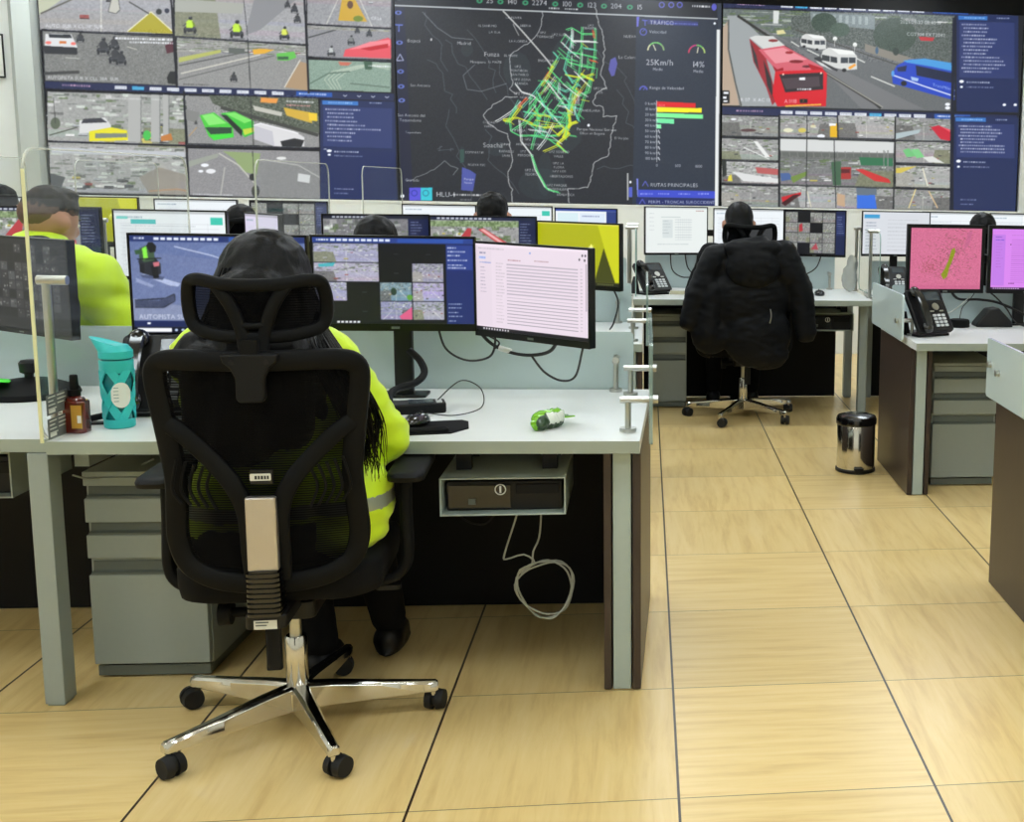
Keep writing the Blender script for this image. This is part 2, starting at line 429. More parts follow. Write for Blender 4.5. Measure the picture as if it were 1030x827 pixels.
    def soften(s, k=.5, haze=0.):
        a = s.a; b = a.copy(); b[1:-1,1:-1] = (a[1:-1,1:-1]*2+a[:-2,1:-1]+a[2:,1:-1]+a[1:-1,:-2]+a[1:-1,2:])/6
        s.a = (a*(1-k)+b*k)*(1-haze)+haze*150
        return s
    def mesh(s, name, parent, P, mat_='screen'):
        """P(u,v) -> local point; u right, v down"""
        nx, ny = s.nx, s.ny
        us, vs = np.meshgrid((np.arange(nx))/(nx-1), (np.arange(ny))/(ny-1))
        o, ux, vy = [np.array(P(*k), float) for k in ((0,0),(1,0),(0,1))]
        co = o + us[...,None]*(ux-o) + vs[...,None]*(vy-o)
        idx = np.arange(nx*ny).reshape(ny, nx)
        q = np.stack([idx[1:,:-1], idx[1:,1:], idx[:-1,1:], idx[:-1,:-1]], -1).reshape(-1,4)
        me = bpy.data.meshes.new(name); me.vertices.add(nx*ny); me.vertices.foreach_set('co', co.ravel())
        me.loops.add(q.size); me.loops.foreach_set('vertex_index', q.ravel().astype(np.int32))
        me.polygons.add(len(q)); me.polygons.foreach_set('loop_start', np.arange(0, q.size, 4, dtype=np.int32))
        me.update(calc_edges=True)
        at = me.color_attributes.new('picture', 'FLOAT_COLOR', 'POINT')
        c = np.clip(s.a, 0, 255)/255.; c = np.where(c <= .04045, c/12.92, ((c+.055)/1.055)**2.4)
        rgba = np.ones((ny, nx, 4)); rgba[..., :3] = c; at.data.foreach_set('color', rgba.ravel().astype(np.float32))
        me.materials.append(MT[mat_]); me.validate()
        ob = bpy.data.objects.new(name, me); col.objects.link(ob); ob.parent = parent
        return ob

# the video wall is drawn in the units of a flat sketch of the wall; this matrix takes sketch units to metres on the wall
HW = np.array([[7.28799217e-03, 1.37599492e-05, -4.80686179e+00], [7.53643629e-06, -7.42288274e-03, 2.63159128e+00], [-1.01081595e-04, -1.08149490e-04, 1.0]])
WL, WM, WR = (-4.545, 1.216, -2.005, 2.85), (-1.995, 1.216, .52, 2.82), (.535, 1.216, 3.02, 2.82)
def wall_canvas(b): return Canvas((b[0], b[3], b[2], b[1]), 560, 366, (14,15,20), HW)
NAVY = (26,36,76); NAVY2 = (38,50,96); W = (235,238,245)

def toolbar(c, x0, y0, x1, sl, hi):
    """navy strip of camera-group buttons"""
    Y = lambda x: y0+sl*(x-x0)
    c.poly([(x0,Y(x0)),(x1,Y(x1)),(x1,Y(x1)+7.2),(x0,Y(x0)+7.2)], (30,38,74))
    c.dashes(x0+(x1-x0)*.05, Y(x0+18)+2.3, 26, 1.9, (190,150,180), sl)
    s0 = x0+(x1-x0)*.2
    for k in range(10):
        a = s0+k*(x1-x0)*.05
        cc = (60,170,220) if k == hi else (220,224,232)
        c.poly([(a,Y(a)+2),(a+12,Y(a+12)+2),(a+12,Y(a+12)+5.4),(a,Y(a)+5.4)], cc); c.dashes(a+1, Y(a)+3, 9, 1.3, (120,130,150), sl, .6)
    a = x0+(x1-x0)*.72
    c.poly([(a,Y(a)+1.2),(a+36,Y(a+36)+1.2),(a+36,Y(a+36)+5.6),(a,Y(a)+5.6)], (36,82,170)); c.dashes(a+3, Y(a)+2.6, 26, 1.6, W, sl)
    for k, t in enumerate((.86,.9,.94,.98)):
        a = x0+(x1-x0)*t; c.line([(a-2,Y(a)+3),(a,Y(a)+4.4),(a+2,Y(a)+3)], .8, (200,205,220))
def side_list(c, x0, y0, x1, y1, sl, rows, y2):
    Y = lambda x, y: y+sl*(x-x0)
    c.poly([(x0,y0),(x1,Y(x1,y0)),(x1,Y(x1,y2)),(x0,y2)], (28,40,82))
    c.poly([(x0+2,y0+1),(x0+(x1-x0)*.5,Y(x0+(x1-x0)*.5,y0)+1),(x0+(x1-x0)*.5,Y(x0+(x1-x0)*.5,y0)+5),(x0+2,y0+5)], (52,112,190))
    c.dashes(x0+8, y0+2.4, (x1-x0)*.3, 1.4, (150,190,230), sl); c.dashes(x0+(x1-x0)*.65, y0+2.8, 12, 1.4, (160,170,200), sl)
    c.poly([(x0+3,y0+7),(x1-4,Y(x1-4,y0+7)),(x1-4,Y(x1-4,y1)),(x0+3,y1)], (42,54,104))
    for k in range(rows):
        y = y0+9+(y1-y0-12)*k/rows
        c.dashes(x0+(7 if k%3 else 5), y, (x1-x0)*RNG.uniform(.28,.72), 1.5, (205,210,228), sl, .85)
    c.ell(x0+5, y1+4, 2.4, 1.6, W); c.dashes(x0+10, y1+4, 22, 1.5, (190,196,215), sl); c.dashes(x0+10, y1+9, 26, 1.2, (140,146,175), sl)
    c.ell(x0+5, y1+9.5, 1.5, 1.2, W)

def moto(c, x, y, s, hv=(190,230,60)):
    """motorcyclist seen from behind, slightly from the side"""
    s *= .86; q = lambda a, b: (x+a*s, y+b*s)
    c.ell(x+.05*s, y+.62*s, .5*s, .07*s, (96,98,100), .7)
    c.poly([q(-.42,.28),q(-.34,.14),q(-.22,.14),q(-.18,.36),q(-.26,.58),q(-.38,.56)], (40,42,46)); c.poly([q(.2,.3),q(.28,.16),q(.4,.2),q(.44,.4),q(.36,.6),q(.24,.54)], (38,40,44))
    c.poly([q(-.36,.22),q(-.1,.06),q(.26,.1),q(.42,.24),q(.2,.42),q(-.2,.42)], (66,70,76)); c.poly([q(-.2,.3),q(.14,.28),q(.18,.46),q(-.14,.48)], (44,46,50))
    c.poly([q(-.22,.2),q(-.26,-.16),q(-.1,-.32),q(.14,-.3),q(.26,-.1),q(.2,.2)], hv if sum(hv) > 300 else (58,60,64)); c.poly([q(.12,-.26),q(.28,-.12),q(.36,.1),q(.24,.14)], tuple(v*.6 for v in hv) if sum(hv) > 300 else (48,50,54))
    c.line([q(-.24,-.1),q(-.4,.1),q(-.44,.04)], .07*s, (70,72,74)); c.poly([q(-.1,-.36),q(-.06,-.52),q(.06,-.56),q(.16,-.48),q(.16,-.34),q(.04,-.28)], (44,46,50)); c.line([q(-.04,-.5),q(.08,-.52)], .04*s, (150,152,156))

def wall_left():
    c = wall_canvas(WL)
    # first row, partly above the picture edge
    c.road((30,-45,174,30), seed=3, base=(150,150,152), clutter=.5, cars=2, lanes=3, shear=.03)
    c.poly([(38,0),(62,0),(41,15),(39,15)], (190,195,170)); c.line([(41,14),(76,-2)], 1.6, (90,90,82))
    c.poly([(128,32),(152,12),(175,33),(175,34)], (170,160,40)); c.line([(128,32),(152,12),(174,32)], 1.2, (225,225,190)); c.line([(130,2),(150,14)], 1.4, (70,72,70))
    c.poly([(109,12),(113,-3),(119,-3),(121,10),(117,14)], (190,190,180)); c.line([(109,12),(113,-3),(119,-3),(121,10),(117,14),(109,12)], .8, (90,92,90))
    c.ell(160,12,3,3,(40,44,44)); c.ell(168,11,2.5,2.5,(40,44,60))
    c.text(46,27.6,3.4,'AUTO. SUR X CL 38ª SUR', W, .02)
    c.road((176,-30,308,38), seed=5, base=(152,153,156), clutter=.3, cars=0, lanes=2, shear=.045)
    c.poly([(176,0),(196,0),(246,4),(243,14),(176,12)], (165,168,160)); c.poly([(256,-2),(300,-2),(262,30),(246,36)], (136,138,142))
    moto(c,191,25,18); moto(c,238,29,19); moto(c,286,33,14,(215,225,90)); moto(c,296,8,10,(60,60,60)); moto(c,299,18,10,(50,50,50)); moto(c,289,4,8,(70,70,70))
    c.line([(245,0),(249,36)], .7, (60,60,64))
    c.road((309,-30,393,24), seed=7, base=(140,142,146), clutter=.3, cars=3, lanes=4, shear=.05)
    c.poly([(344,-2),(356,-2),(369,22),(340,21)], (200,160,48)); c.ell(352,5,3,4,(90,60,40)); c.ell(360,19,5,3,(110,130,40)); c.text(373,20,3,'CRLa', W, .03)
    # second row
    c.poly([(43,31),(176,38),(177,86),(46,81)], (122,124,122)); c.grain((43,31,176,86), 16, 1); c.grain((43,31,176,86), 8, 3)
    c.poly([(46,34),(72,34.5),(78,47),(78,54),(45,53)], (218,220,222)); c.poly([(49,34.5),(71,35),(73,38.5),(50,38)], (40,44,50)); c.rect(60,41.5,67,44,(210,120,60)); c.poly([(44,46),(78,48),(78,55),(45,54)],(46,48,52))
    c.ell(49,43,3,1.6,(235,120,110)); c.ell(74,44,2.6,1.6,(235,120,110)); moto(c,81,37,11,(70,72,74))
    moto(c,104,46,18,(48,56,58)); moto(c,115,43,15,(52,60,62)); moto(c,116,55,18,(60,70,76)); moto(c,122,58,15,(40,48,50))
    c.line([(44,74),(80,72.5)], 3, (64,66,66)); c.line([(128,47),(138,50)], .9, (190,190,180)); c.line([(66,58),(80,59)], .9, (180,182,176))
    c.poly([(168,78),(171,72),(177,72),(177,85),(169,84)], (38,40,40)); c.poly([(166,46),(176,40),(176,52),(168,54)], (80,40,50)); c.text(48,79.5,3.2,'AUTOPISTA SUR X CLL 38A  SUR', W, .025); c.dashes(116,37.5,56,2,W,.03); c.dashes(130,41.5,44,1.8,W,.03)
    c.poly([(178,38),(309,46),(310,92),(179,87)], (142,143,142)); c.grain((178,38,310,92), 14, 1)
    c.road((178,38,308,52), seed=21, clutter=.9, cars=16, green=.35, shear=.045, lanes=0)
    c.poly([(180,58),(222,50),(222,53),(180,63)], (176,182,96)); c.line([(180,66),(250,52)],1.3,(86,88,88)); c.line([(182,74),(262,55)],1.1,(210,208,196)); c.line([(180,80),(276,56)],1,(96,98,98))
    c.poly([(286,88),(302,62),(309,64),(310,91)], (168,142,110)); c.line([(286,88),(302,60)],1,(220,216,205)); c.poly([(230,48),(246,49),(246,54),(230,54)],(90,96,92))
    c.poly([(254,50),(262,49),(276,50),(266,54),(255,55)],(226,170,52)); c.poly([(278,54),(296,52),(298,58),(290,61),(279,61)],(96,190,78)); c.poly([(279,57),(290,57),(290,60),(279,60)],(50,90,60))
    moto(c,235,77,10,(60,60,60)); c.line([(249,38),(252,90)],.8,(40,42,44)); c.dashes(184,84,26,1.6,(70,70,70),.03,.8)
    c.poly([(309,25),(393,29),(393,60),(310,57)], (140,141,146)); c.grain((309,25,393,60),14,1); c.line([(310,38),(345,28)],1.4,(70,72,74)); c.road((310,25,392,29),seed=4,clutter=.9,cars=6,shear=.04,lanes=0)
    c.poly([(347,50),(390,38),(393,40),(393,59),(345,57)], (224,80,92)); c.poly([(350,50),(372,42),(392,40),(392,46)], (236,130,140)); c.poly([(362,49),(378,46),(390,44),(390,48),(372,51)], (190,30,40))
    moto(c,333,51,11,(190,195,195)); moto(c,353,40,10,(120,124,124)); moto(c,371,33,8,(80,84,84)); moto(c,359,30,7,(60,64,64))
    c.poly([(310,60),(393,63),(393,93),(311,90)], (132,156,142)); c.grain((310,60,393,93),16,1)
    for k in range(4): c.line([(334+k*3,90),(326+k*4,80),(334+k*5,72),(360+k*4,66),(392,64+k*2)],.8,(196,208,190),.8)
    c.line([(312,84),(330,74),(352,72)],1.2,(86,110,96)); c.poly([(365,60),(374,61),(374,70),(367,70)],(60,90,70)); c.poly([(340,62),(354,63),(350,66),(342,66)],(196,110,90)); c.line([(352,84),(392,88)],1.2,(90,112,100)); c.dashes(370,65.5,22,1.4,W,.04)
    # toolbar
    toolbar(c,45.5,81.7,396,.036,1)
    # third row
    c.road((48,92,187,146), seed=31, base=(150,152,150), clutter=.62, cars=26, shear=.03, lanes=2)
    for x, w in ((129,13),(152,9),(164,6)): c.poly([(x,95),(x+w,95.6),(x+w,143),(x,142.5)], (172,174,172)); c.line([(x+w,96),(x+w,143)],1,(120,124,122))
    c.poly([(80,121),(106,118),(112,126),(112,132),(80,134)],(212,214,214)); c.poly([(84,119.5),(102,118.6),(108,123),(82,124)],(56,58,66)); c.poly([(90,132),(112,128),(128,131),(129,141),(90,142)],(228,220,40)); c.poly([(96,134),(128,134),(128,138),(96,139)],(120,130,120)); c.ell(148,136,4,5,(70,190,80)); c.poly([(162,137),(172,134),(174,141),(162,142)],(190,120,60))
    c.line([(50,136),(78,128)],1.2,(80,86,76)); c.ell(56,124,5,6,(90,100,84)); c.line([(54,98),(56,124)],.8,(70,72,70)); c.dashes(102,98,60,1.2,(230,232,232),.03,.6)
    c.poly([(187,96),(320,100),(321,148),(189,144)], (140,141,141)); c.grain((187,96,321,148),14,1)
    c.poly([(210,96),(320,99),(321,134),(250,120),(214,104)], (84,92,80)); c.grain((215,97,320,125),24,2); c.line([(222,108),(320,136)],3.4,(62,64,60)); c.poly([(262,98),(280,99),(278,104),(262,103)],(226,150,70)); c.poly([(285,108),(312,113),(314,124),(300,120),(288,116)],(206,170,60)); c.dashes(288,101,26,1.6,W,.04); c.dashes(288,105,24,1.3,(220,150,150),.04); c.poly([(254,106),(284,113),(283,117),(256,111)],(190,190,180)); c.poly([(310,113),(319,114),(319,122),(311,121)],(235,200,50))
    c.poly([(201,116),(215,113),(234,127),(235,137),(215,141),(210,137)],(70,200,60)); c.poly([(206,128),(233,128),(233,134),(212,135)],(40,70,50)); c.poly([(203,116),(214,114),(228,124),(210,126)],(130,226,110)); c.poly([(212,136),(235,134),(235,138),(215,141)],(60,215,60))
    c.poly([(222,114),(236,112),(255,122),(256,134),(246,138),(240,131)],(60,190,60)); c.poly([(222,115),(228,116),(244,131),(243,137),(234,128)],(28,40,34)); c.poly([(226,114),(236,113),(254,121),(246,124)],(120,222,100)); c.poly([(244,130),(256,128),(256,132),(246,136)],(190,210,60))
    c.poly([(255,126),(262,124),(296,132),(306,138),(306,147),(296,148),(276,147),(256,140)],(214,214,216)); c.poly([(255,126),(274,132),(276,147),(256,140)],(192,192,200)); c.poly([(282,142),(296,139),(306,141),(303,148),(284,148)],(34,36,40)); c.line([(255,126),(262,124),(300,134)],1,(240,240,244))
    c.poly([(201,113),(187,110),(187,120),(198,124)],(126,128,126)); moto(c,197,123,4,(120,60,50)); c.line([(190,137),(198,128)],.8,(190,150,100)); c.line([(252,98),(255,146)],.8,(50,52,50))
    # fourth row
    c.poly([(50,146),(188,150),(189,196),(52,193)], (152,153,155)); c.road((50,146,188,192), seed=41, base=(160,160,160), clutter=.9, cars=30, shear=.02, lanes=0, green=.05)
    c.poly([(140,178),(160,168),(189,176),(189,196),(150,195)], (150,144,136)); c.line([(150,192),(178,190),(189,192)],1.4,(176,140,110)); c.poly([(52,148),(186,153),(186,158),(52,154)],(186,190,196)); c.poly([(50,174),(66,178),(60,193),(52,192)],(80,84,86))
    for k in range(9): c.line([(66+k*11,176),(60+k*12,150)],.6,(190,192,196),.7)
    c.poly([(189,149),(321,152),(322,200),(191,196)], (138,138,140)); c.grain((189,149,322,200),13,1); c.poly([(190,162),(220,154),(219,158),(190,168)],(150,156,146)); c.poly([(224,152),(262,154),(258,176),(244,172),(236,160)],(140,160,110)); c.line([(220,154),(240,166),(256,184),(258,197)],1.2,(196,196,188)); c.line([(222,196),(226,168)],1,(186,186,180)); c.ell(206,166,4,1.8,W); c.ell(212,172,5,2.4,(226,228,232)); c.ell(202,172,2.6,1.4,W)
    c.line([(262,160),(300,166),(321,178)],1,(190,190,188)); c.poly([(300,174),(312,176),(311,184),(299,182)],(216,218,220)); c.ell(283,159,5,1.6,(220,222,222)); c.ell(254,178,3.4,3.6,(44,46,46)); c.ell(257,192,4,6,(50,54,50)); c.line([(254,152),(257,198)],.8,(50,52,50)); c.dashes(194,194.5,40,1.4,W,.02,.7)
    # grid
    g = (16,18,26)
    for pts in ([(42,30),(176,37),(310,45.5)],[(308,24.5),(394,29)],[(310,57.5),(394,62)],[(47,142),(188,146.5),(322,149)]): c.line(pts,1.9,g); c.dashes(pts[0][0]+6,pts[0][1]-.8,pts[-1][0]-pts[0][0]-12,.9,(150,154,162),(pts[-1][1]-pts[0][1])/(pts[-1][0]-pts[0][0]),.7)
    for pts in ([(172,-4),(178,88)],[(306,-4),(310.5,94)],[(185,92),(190,200)]): c.line(pts,1.9,g)
    # log panel
    side_list(c,322,100,398,147,.03,9,206)
    c.poly([(322,150),(397,153),(400,206),(324,206)], (26,38,84)); c.ell(331,151.6,2.6,1.5,W); c.ell(331,155.5,1.6,1.1,W); c.dashes(336,151.5,24,1.5,(190,196,215),.03); c.dashes(336,155.8,28,1.2,(130,138,170),.03); c.dashes(336,189,18,1.1,(150,156,190),.03); c.dashes(336,193.5,14,1.1,(150,156,190),.03)
    c.poly([(393,-6),(400,-6),(409,206),(400,206)], (20,22,32))
    return c.soften(.9,.05)

def wall_map():
    c = wall_canvas(WM); sl = .0385
    c.poly([(380,-10),(730,-10),(730,210),(380,210)], (33,36,42)); c.grain((380,-6,730,210), 3, 2)
    c.poly([(380,-10),(730,-10),(730,21),(380,7)], (28,31,38))
    hdr = lambda x: 5.5+(x-395)*.0425
    r = random.Random(4); c.poly([(396,7),(407,7.4),(416,205),(405,205)], (27,31,52))
    for k, y in enumerate((13,28,43,58,72,87,101)):
        x = 401+k*.55; cc = (92,110,190)
        if k == 3: c.line([(x-3.5,y+3),(x,y-3.5),(x+3.5,y+3),(x-3.5,y+3)],1,(150,156,190))
        elif k == 1: c.line([(x-4,y-3),(x+4,y-2.6)],1.4,cc); c.line([(x,y-3),(x,y+4)],1.4,cc)
        else: c.ell(x,y,3.4,2.2,cc); c.ell(x,y,1.4,1.1,(27,31,52))
    # landscape tint and faint roads
    for x, y, rx, ry in ((470,50,6,7),(465,155,3,8),(500,150,10,7),(560,135,26,20),(545,185,24,16),(520,70,14,18),(575,60,20,25),(548,175,8,22)): c.ell(x,y,rx,ry,(50,62,66),.35)
    for st, dr in (((428,12),1),((448,40),1),((470,30),1),((430,60),1),((452,110),1),((470,180),1),((440,150),0),((488,130),1),((500,60),1),((600,50),1),((600,170),0),((620,90),1)):
        x, y = st; p = [(x,y)]
        for k in range(9): x += r.uniform(-3,9); y += r.uniform(2,13) if dr else r.uniform(-4,4); p.append((x,y))
        c.line(p,.7,(92,98,106),.6)
    c.line([(425,12),(440,28),(455,38),(476,40)],.9,(120,126,132),.7); c.line([(478,65),(466,76),(470,90),(484,92),(510,84)],.8,(120,126,132),.7)
    c.line([(506,11),(524,30),(538,46),(550,60),(556,68)],1.4,(190,192,190)); c.line([(516,24),(522,36)],.8,(160,160,160))
    def jag(p, w, cc, a):
        o = []
        for (ax,ay),(bx,by) in zip(p[:-1],p[1:]):
            n = max(1,int(math.hypot(bx-ax,by-ay)/3.2))
            for k in range(n): o.append((ax+(bx-ax)*k/n+r.uniform(-1.1,1.1), ay+(by-ay)*k/n+r.uniform(-.9,.9)))
        c.line(o+[p[-1]], w*.8, cc, a)
    jag([(546,12),(543,30),(537,40),(524,48),(514,55),(512,63),(514,72),(516,85),(512,90),(520,95)],1,(196,198,200),.8)
    jag([(520,98),(508,98),(500,104),(490,110),(486,116),(492,124),(504,132),(511,135),(513,150),(516,158),(514,168),(510,176),(515,190),(516,205)],1,(200,202,202),.85)
    jag([(598,8),(605,30),(608,50),(605,75),(610,88),(600,92),(596,105),(606,108),(607,117),(620,116),(614,140),(611,158),(598,162),(592,188),(572,190),(573,205)],1,(200,202,202),.85)
    jag([(410,182),(425,176),(440,168),(448,162),(460,170),(456,176)],1,(150,154,156),.7)
    # the coloured traffic network
    G, Y, Wt, Rd, T = (84,214,120), (206,216,40), (222,226,224), (226,86,40), (96,206,170)
    def net(p, cc, w=1.1, off=1.5):
        c.line(p, w*.85, cc); c.line([(x+off, y+off*.7) for x, y in p], w*.7, cc, .85)
    net([(585,27),(584,60),(581,80),(572,100),(568,140)],G); net([(598,28),(598,50),(596,70),(588,95),(580,120)],G); net([(575,31),(574,45),(570,58),(567,70),(576,84)],T); net([(569,30),(575,28),(585,34),(598,34)],G)
    net([(575,41),(600,42)],Wt); net([(574,52),(600,58)],G); net([(570,62),(584,66),(598,68)],G); net([(568,75),(584,78),(597,74)],Y,1.2); net([(584,74),(590,78),(596,80)],Y,2.6); net([(586,48),(599,50)],T)
    net([(575,29),(575,48)],Wt); net([(564,42),(572,50),(582,58)],Wt); net([(556,52),(561,58),(556,68),(548,78),(538,92),(524,108)],T); net([(551,68),(566,84),(580,96)],G)
    net([(548,78),(562,92),(576,108),(582,122)],T); net([(556,66),(550,78),(544,86)],Y,1.4); net([(552,72),(546,82)],Rd,1.2); net([(560,80),(548,100),(532,120),(516,130)],G)
    net([(548,80),(562,98),(572,112)],Wt); net([(536,96),(552,112),(566,128)],Wt); net([(568,96),(552,118),(545,135)],G); net([(524,102),(514,112),(502,120),(498,122)],Wt); net([(524,106),(512,122),(506,121)],Y,1.6); net([(530,98),(520,108)],Rd,1.3)
    net([(526,112),(552,116),(566,118)],T); net([(512,120),(514,132),(522,136),(560,136)],G); net([(522,120),(524,142),(534,155),(538,170),(548,188),(556,192)],Wt); net([(534,155),(540,172),(550,190),(562,193)],G)
    net([(536,104),(542,116),(538,134),(534,150)],G); net([(530,124),(548,128),(566,126)],Y,1.3); net([(560,136),(574,124),(580,122)],Y,2.2); net([(566,128),(572,134),(560,144),(568,152)],Y,2); net([(552,140),(566,150),(570,153)],G); net([(546,152),(560,146)],Y)
    net([(571,110),(573,124),(566,138)],Y,2.2); net([(584,90),(576,104)],Rd,1.2); net([(580,88),(574,112)],Y,1.4); net([(560,88),(568,92),(582,84)],T); net([(576,82),(588,76)],G); net([(592,60),(600,62)],Rd,1); net([(596,30),(597,38)],Rd,1.1); net([(556,124),(548,140),(540,150)],Wt); net([(518,84),(524,92),(536,96),(552,110)],Wt); net([(540,92),(546,104),(556,120)],T); net([(580,96),(592,92),(594,80)],G); net([(564,104),(580,108)],T); net([(506,120),(520,118),(536,124)],Y,1.2)
    r = random.Random(12); hull = [(566,30),(600,30),(602,70),(596,96),(584,130),(572,150),(556,152),(520,130),(502,124),(514,104),(536,84),(548,66)]
    def inside(x, y):
        k = False
        for (ax,ay),(bx,by) in zip(hull, hull[1:]+hull[:1]):
            if (ay > y) != (by > y) and x < (bx-ax)*(y-ay)/(by-ay)+ax: k = not k
        return k
    for k in range(260):
        x, y = r.uniform(500,602), r.uniform(30,152)
        an = r.choice((R(128),R(122),R(38),R(42),R(8),R(96))) + r.uniform(-.1,.1); l = r.uniform(7,24); x2, y2 = x+l*math.cos(an), y+l*math.sin(an)
        if inside(x,y) and inside(x2,y2):
            cc = r.choice((G,G,T,Wt,G,Y)) if y < 118 else r.choice((Y,G,Y,Wt,T)); c.line([(x,y),(x2,y2)],.85,cc,.8)
            if k % 3 == 0: c.line([(x+1.4,y+1),(x2+1.4,y2+1)],.7,cc,.7)
    # names on the map
    t = lambda x, y, h, s_: c.text(x, y, h, s_, (222,224,226), sl*.6)
    t(487,56.6,4.4,'Funza'); t(486,148,4.6,'Soacha'); t(460,45,3.2,'Madrid'); t(410,42.5,3.2,'Bojacá'); t(473,63.5,2.6,'Mosquera'); t(413,87,2.6,'San Antonio'); t(400,117,2.8,'San Antonio del'); t(402,122,2.8,'Tequendama'); t(408,134,2,'Tequendama'); t(408,182,2.6,'Granada'); t(622,59,3,'La Calera'); t(627,38,2.6,'NUEVA'); t(618,140,2.4,'El Verjón')
    for x, y, s_ in ((509,19,'LA PUNTA'),(523,27,'SIBERIA'),(481,27,'EL SANRIMO'),(492,33.5,'LA ISLA'),(512,42.5,'LA FLORIDA'),(507,57,'EL MAITE'),(491,63.5,'EL MAITE'),(543,34,'UPZ'),(540,38,'TORBACES'),(555,36,'UPZ SUBA'),(541,62,'ENGATIVA'),(518,68,'UPZ'),(514,72,'FONTIBON'),(514,76,'SAN PABLO'),(517,81,'UPZ ZONA'),(518,85,'FRANCA'),(517,95,'UPZ TINTAL'),(523,99,'NORTE'),(557,100,'TEUSAQUILLO'),(486,124,'CIUDAD'),(487,128,'VERDE'),(513,132,'UPZ BOSA'),(528,141,'UPZ'),(519,146,'ARBORIZADORA'),(503,146,'TUNAL'),(502,153,'RAFAEL U'),(505,157.5,'URIBE'),(523,153,'UPZ'),(521,157,'PERDOMO'),(468,154,'COMPARTIR'),(471,166.5,'NUEVA ESC'),(528,172,'UPZ EL'),(528,176,'TESORO'),(556,165,'UPZ LA'),(557,169,'FLORA'),(556,173,'UPZ LOS'),(553,178,'LIBERTADORES'),(550,187,'UPZ PARQUE'),(551,191,'ENTRENUBES'),(560,196.5,'USMEATICA'),(552,153.5,'UPZ SOSIEGO'),(557,158,'VALLE'),(597,90,'UPZ SAN'),(600,94,'LUIS'),(591,27,'UPZ'),(586,29.5,'TIBABITA'),(578,112,'LA CANDELARIA')):
        t(x, y, 2.2, s_)
    t(580,131,2.6,'Parque Nacional Enrique'); t(583,135,2.4,'Olaya en Bogotá'); c.ell(592,126,1.4,1.4,W); c.ell(434,40,.9,1.4,(200,200,200))
    c.poly([(465,168),(473,171),(479,175),(476,192),(464,191)], (70,80,156)); t(467,181,2.2,'Parque'); t(467,184.5,2.2,'Neusa'); c.poly([(614,60),(619,57.5),(621,64),(618,76),(615,77),(612,70)], (84,84,160)); c.poly([(463,150),(467,150),(467,163),(463,164)],(48,76,70))
    c.rect(412,188.5,423.5,201.5,(84,78,206)); c.rect(423.5,188.5,435,201.5,(52,190,206)); c.arc(417,194,3,0,360,.9,(40,50,160)); c.arc(428.5,194,3,0,360,.9,(40,120,150)); c.text(439,197.5,4.8,'HLU-1', W, .02); c.dashes(456,194.6,32,1.9,(215,216,220),.02); c.ell(405,197,2,1.8,W); c.dashes(463,200,10,1.3,(130,130,134),.02)
    # header
    c.line([(395,5.5),(728,19.6)],1.5,(178,184,188))
    for x, s_ in ((489,'25'),(510,'140'),(535,'2274'),(565,'100'),(590,'123'),(614,'204'),(640,'15')):
        y = hdr(x)-6.2; c.text(x, y, 4.9, s_, W, .03); c.ell(x-6.5, y-2.2, 3.1, 2.6, (52,140,100)); c.ell(x-6.5, y-2.2, 1.2, 1, (28,31,38))
    c.dashes(552,hdr(552)-4.6,10,1.6,(210,214,216),.04); c.dashes(568,hdr(568)-4.4,12,1.6,(210,214,216),.04)
    for x in (665.5,675,683.5): c.arc(x,5.2,2.6,0,360,1.2,(84,86,190))
    c.ell(718,7.4,2.6,3.6,(84,86,190)); c.dashes(696,5.4,18,2,(220,222,226),.04)
    # right panel
    c.poly([(640,17),(721,20),(720,206),(636,205)], (38,46,60)); c.grain((638,17,720,205),2,2); c.poly([(640,17),(643,17),(642,27),(640,27)], (100,100,200)); c.line([(645.5,20.5),(652,21)],1.2,(84,90,190)); c.line([(648.7,21),(648.9,26)],1.2,(84,90,190))
    c.poly([(651,19.5),(702,22),(702,26.6),(651,24.4)],(46,52,110)); c.text(653.6,24.6,3.8,'TRÁFICO',W,.035); c.dashes(670,23,30,1.4,(98,110,190),.035); c.ell(719-.5,23.8,1.2,1.3,W); c.arc(647,32.2,3.4,0,360,1.1,(84,90,190)); c.line([(646,32),(649,29.4)],.8,(84,90,190)); c.text(653,33.4,2.8,'Velocidad',W,.03)
    for x0, cols in ((659.5,((230,230,180),(120,210,110),(120,210,110),(150,190,120))),(700.5,((220,50,90),(200,50,120),(110,200,90),(190,220,110)))):
        yy = 51 if x0 < 690 else 53.6
        for k in range(4): c.arc(x0,yy,8,180-k*45,135-k*45,1.5,cols[k])
        c.line([(x0+(0 if x0<690 else .5),yy),(x0+(-2.6 if x0<690 else 1.6),yy-6)],1,(220,220,190))
    c.text(649.5,65.4,5.6,'25Km/h',W,.02); c.text(656.5,71,2.8,'Media',W,.02); c.text(695.5,67.4,5.6,'14%',W,.02); c.text(697,73,2.8,'Media',W,.02)
    c.arc(647,90.5,3.6,0,180,1.6,(84,90,190)); c.line([(647,90.5),(649,88)],.9,(84,90,190)); c.text(653,89.6,2.8,'Rango de Velocidad',W,.02)
    c.poly([(659.8,102),(699.4,103.8),(699.4,108.4),(659.8,107.4)],(216,24,32)); c.poly([(659.8,107.6),(705.6,108.8),(705.6,113.4),(659.8,112.6)],(246,232,20)); c.poly([(659.8,113.6),(706.8,115),(706.8,119.6),(659.8,118)],(122,236,150)); c.poly([(659.8,118.8),(678,119.6),(678,124.6),(659.8,123.6)],(110,226,160)); c.poly([(659.8,124.8),(665,125),(665,129.4),(659.8,129)],(130,236,170)); c.text(662,107,2.3,'1524',(250,160,160),.02); c.line([(660.2,101),(660.6,163)],.7,(170,176,180))
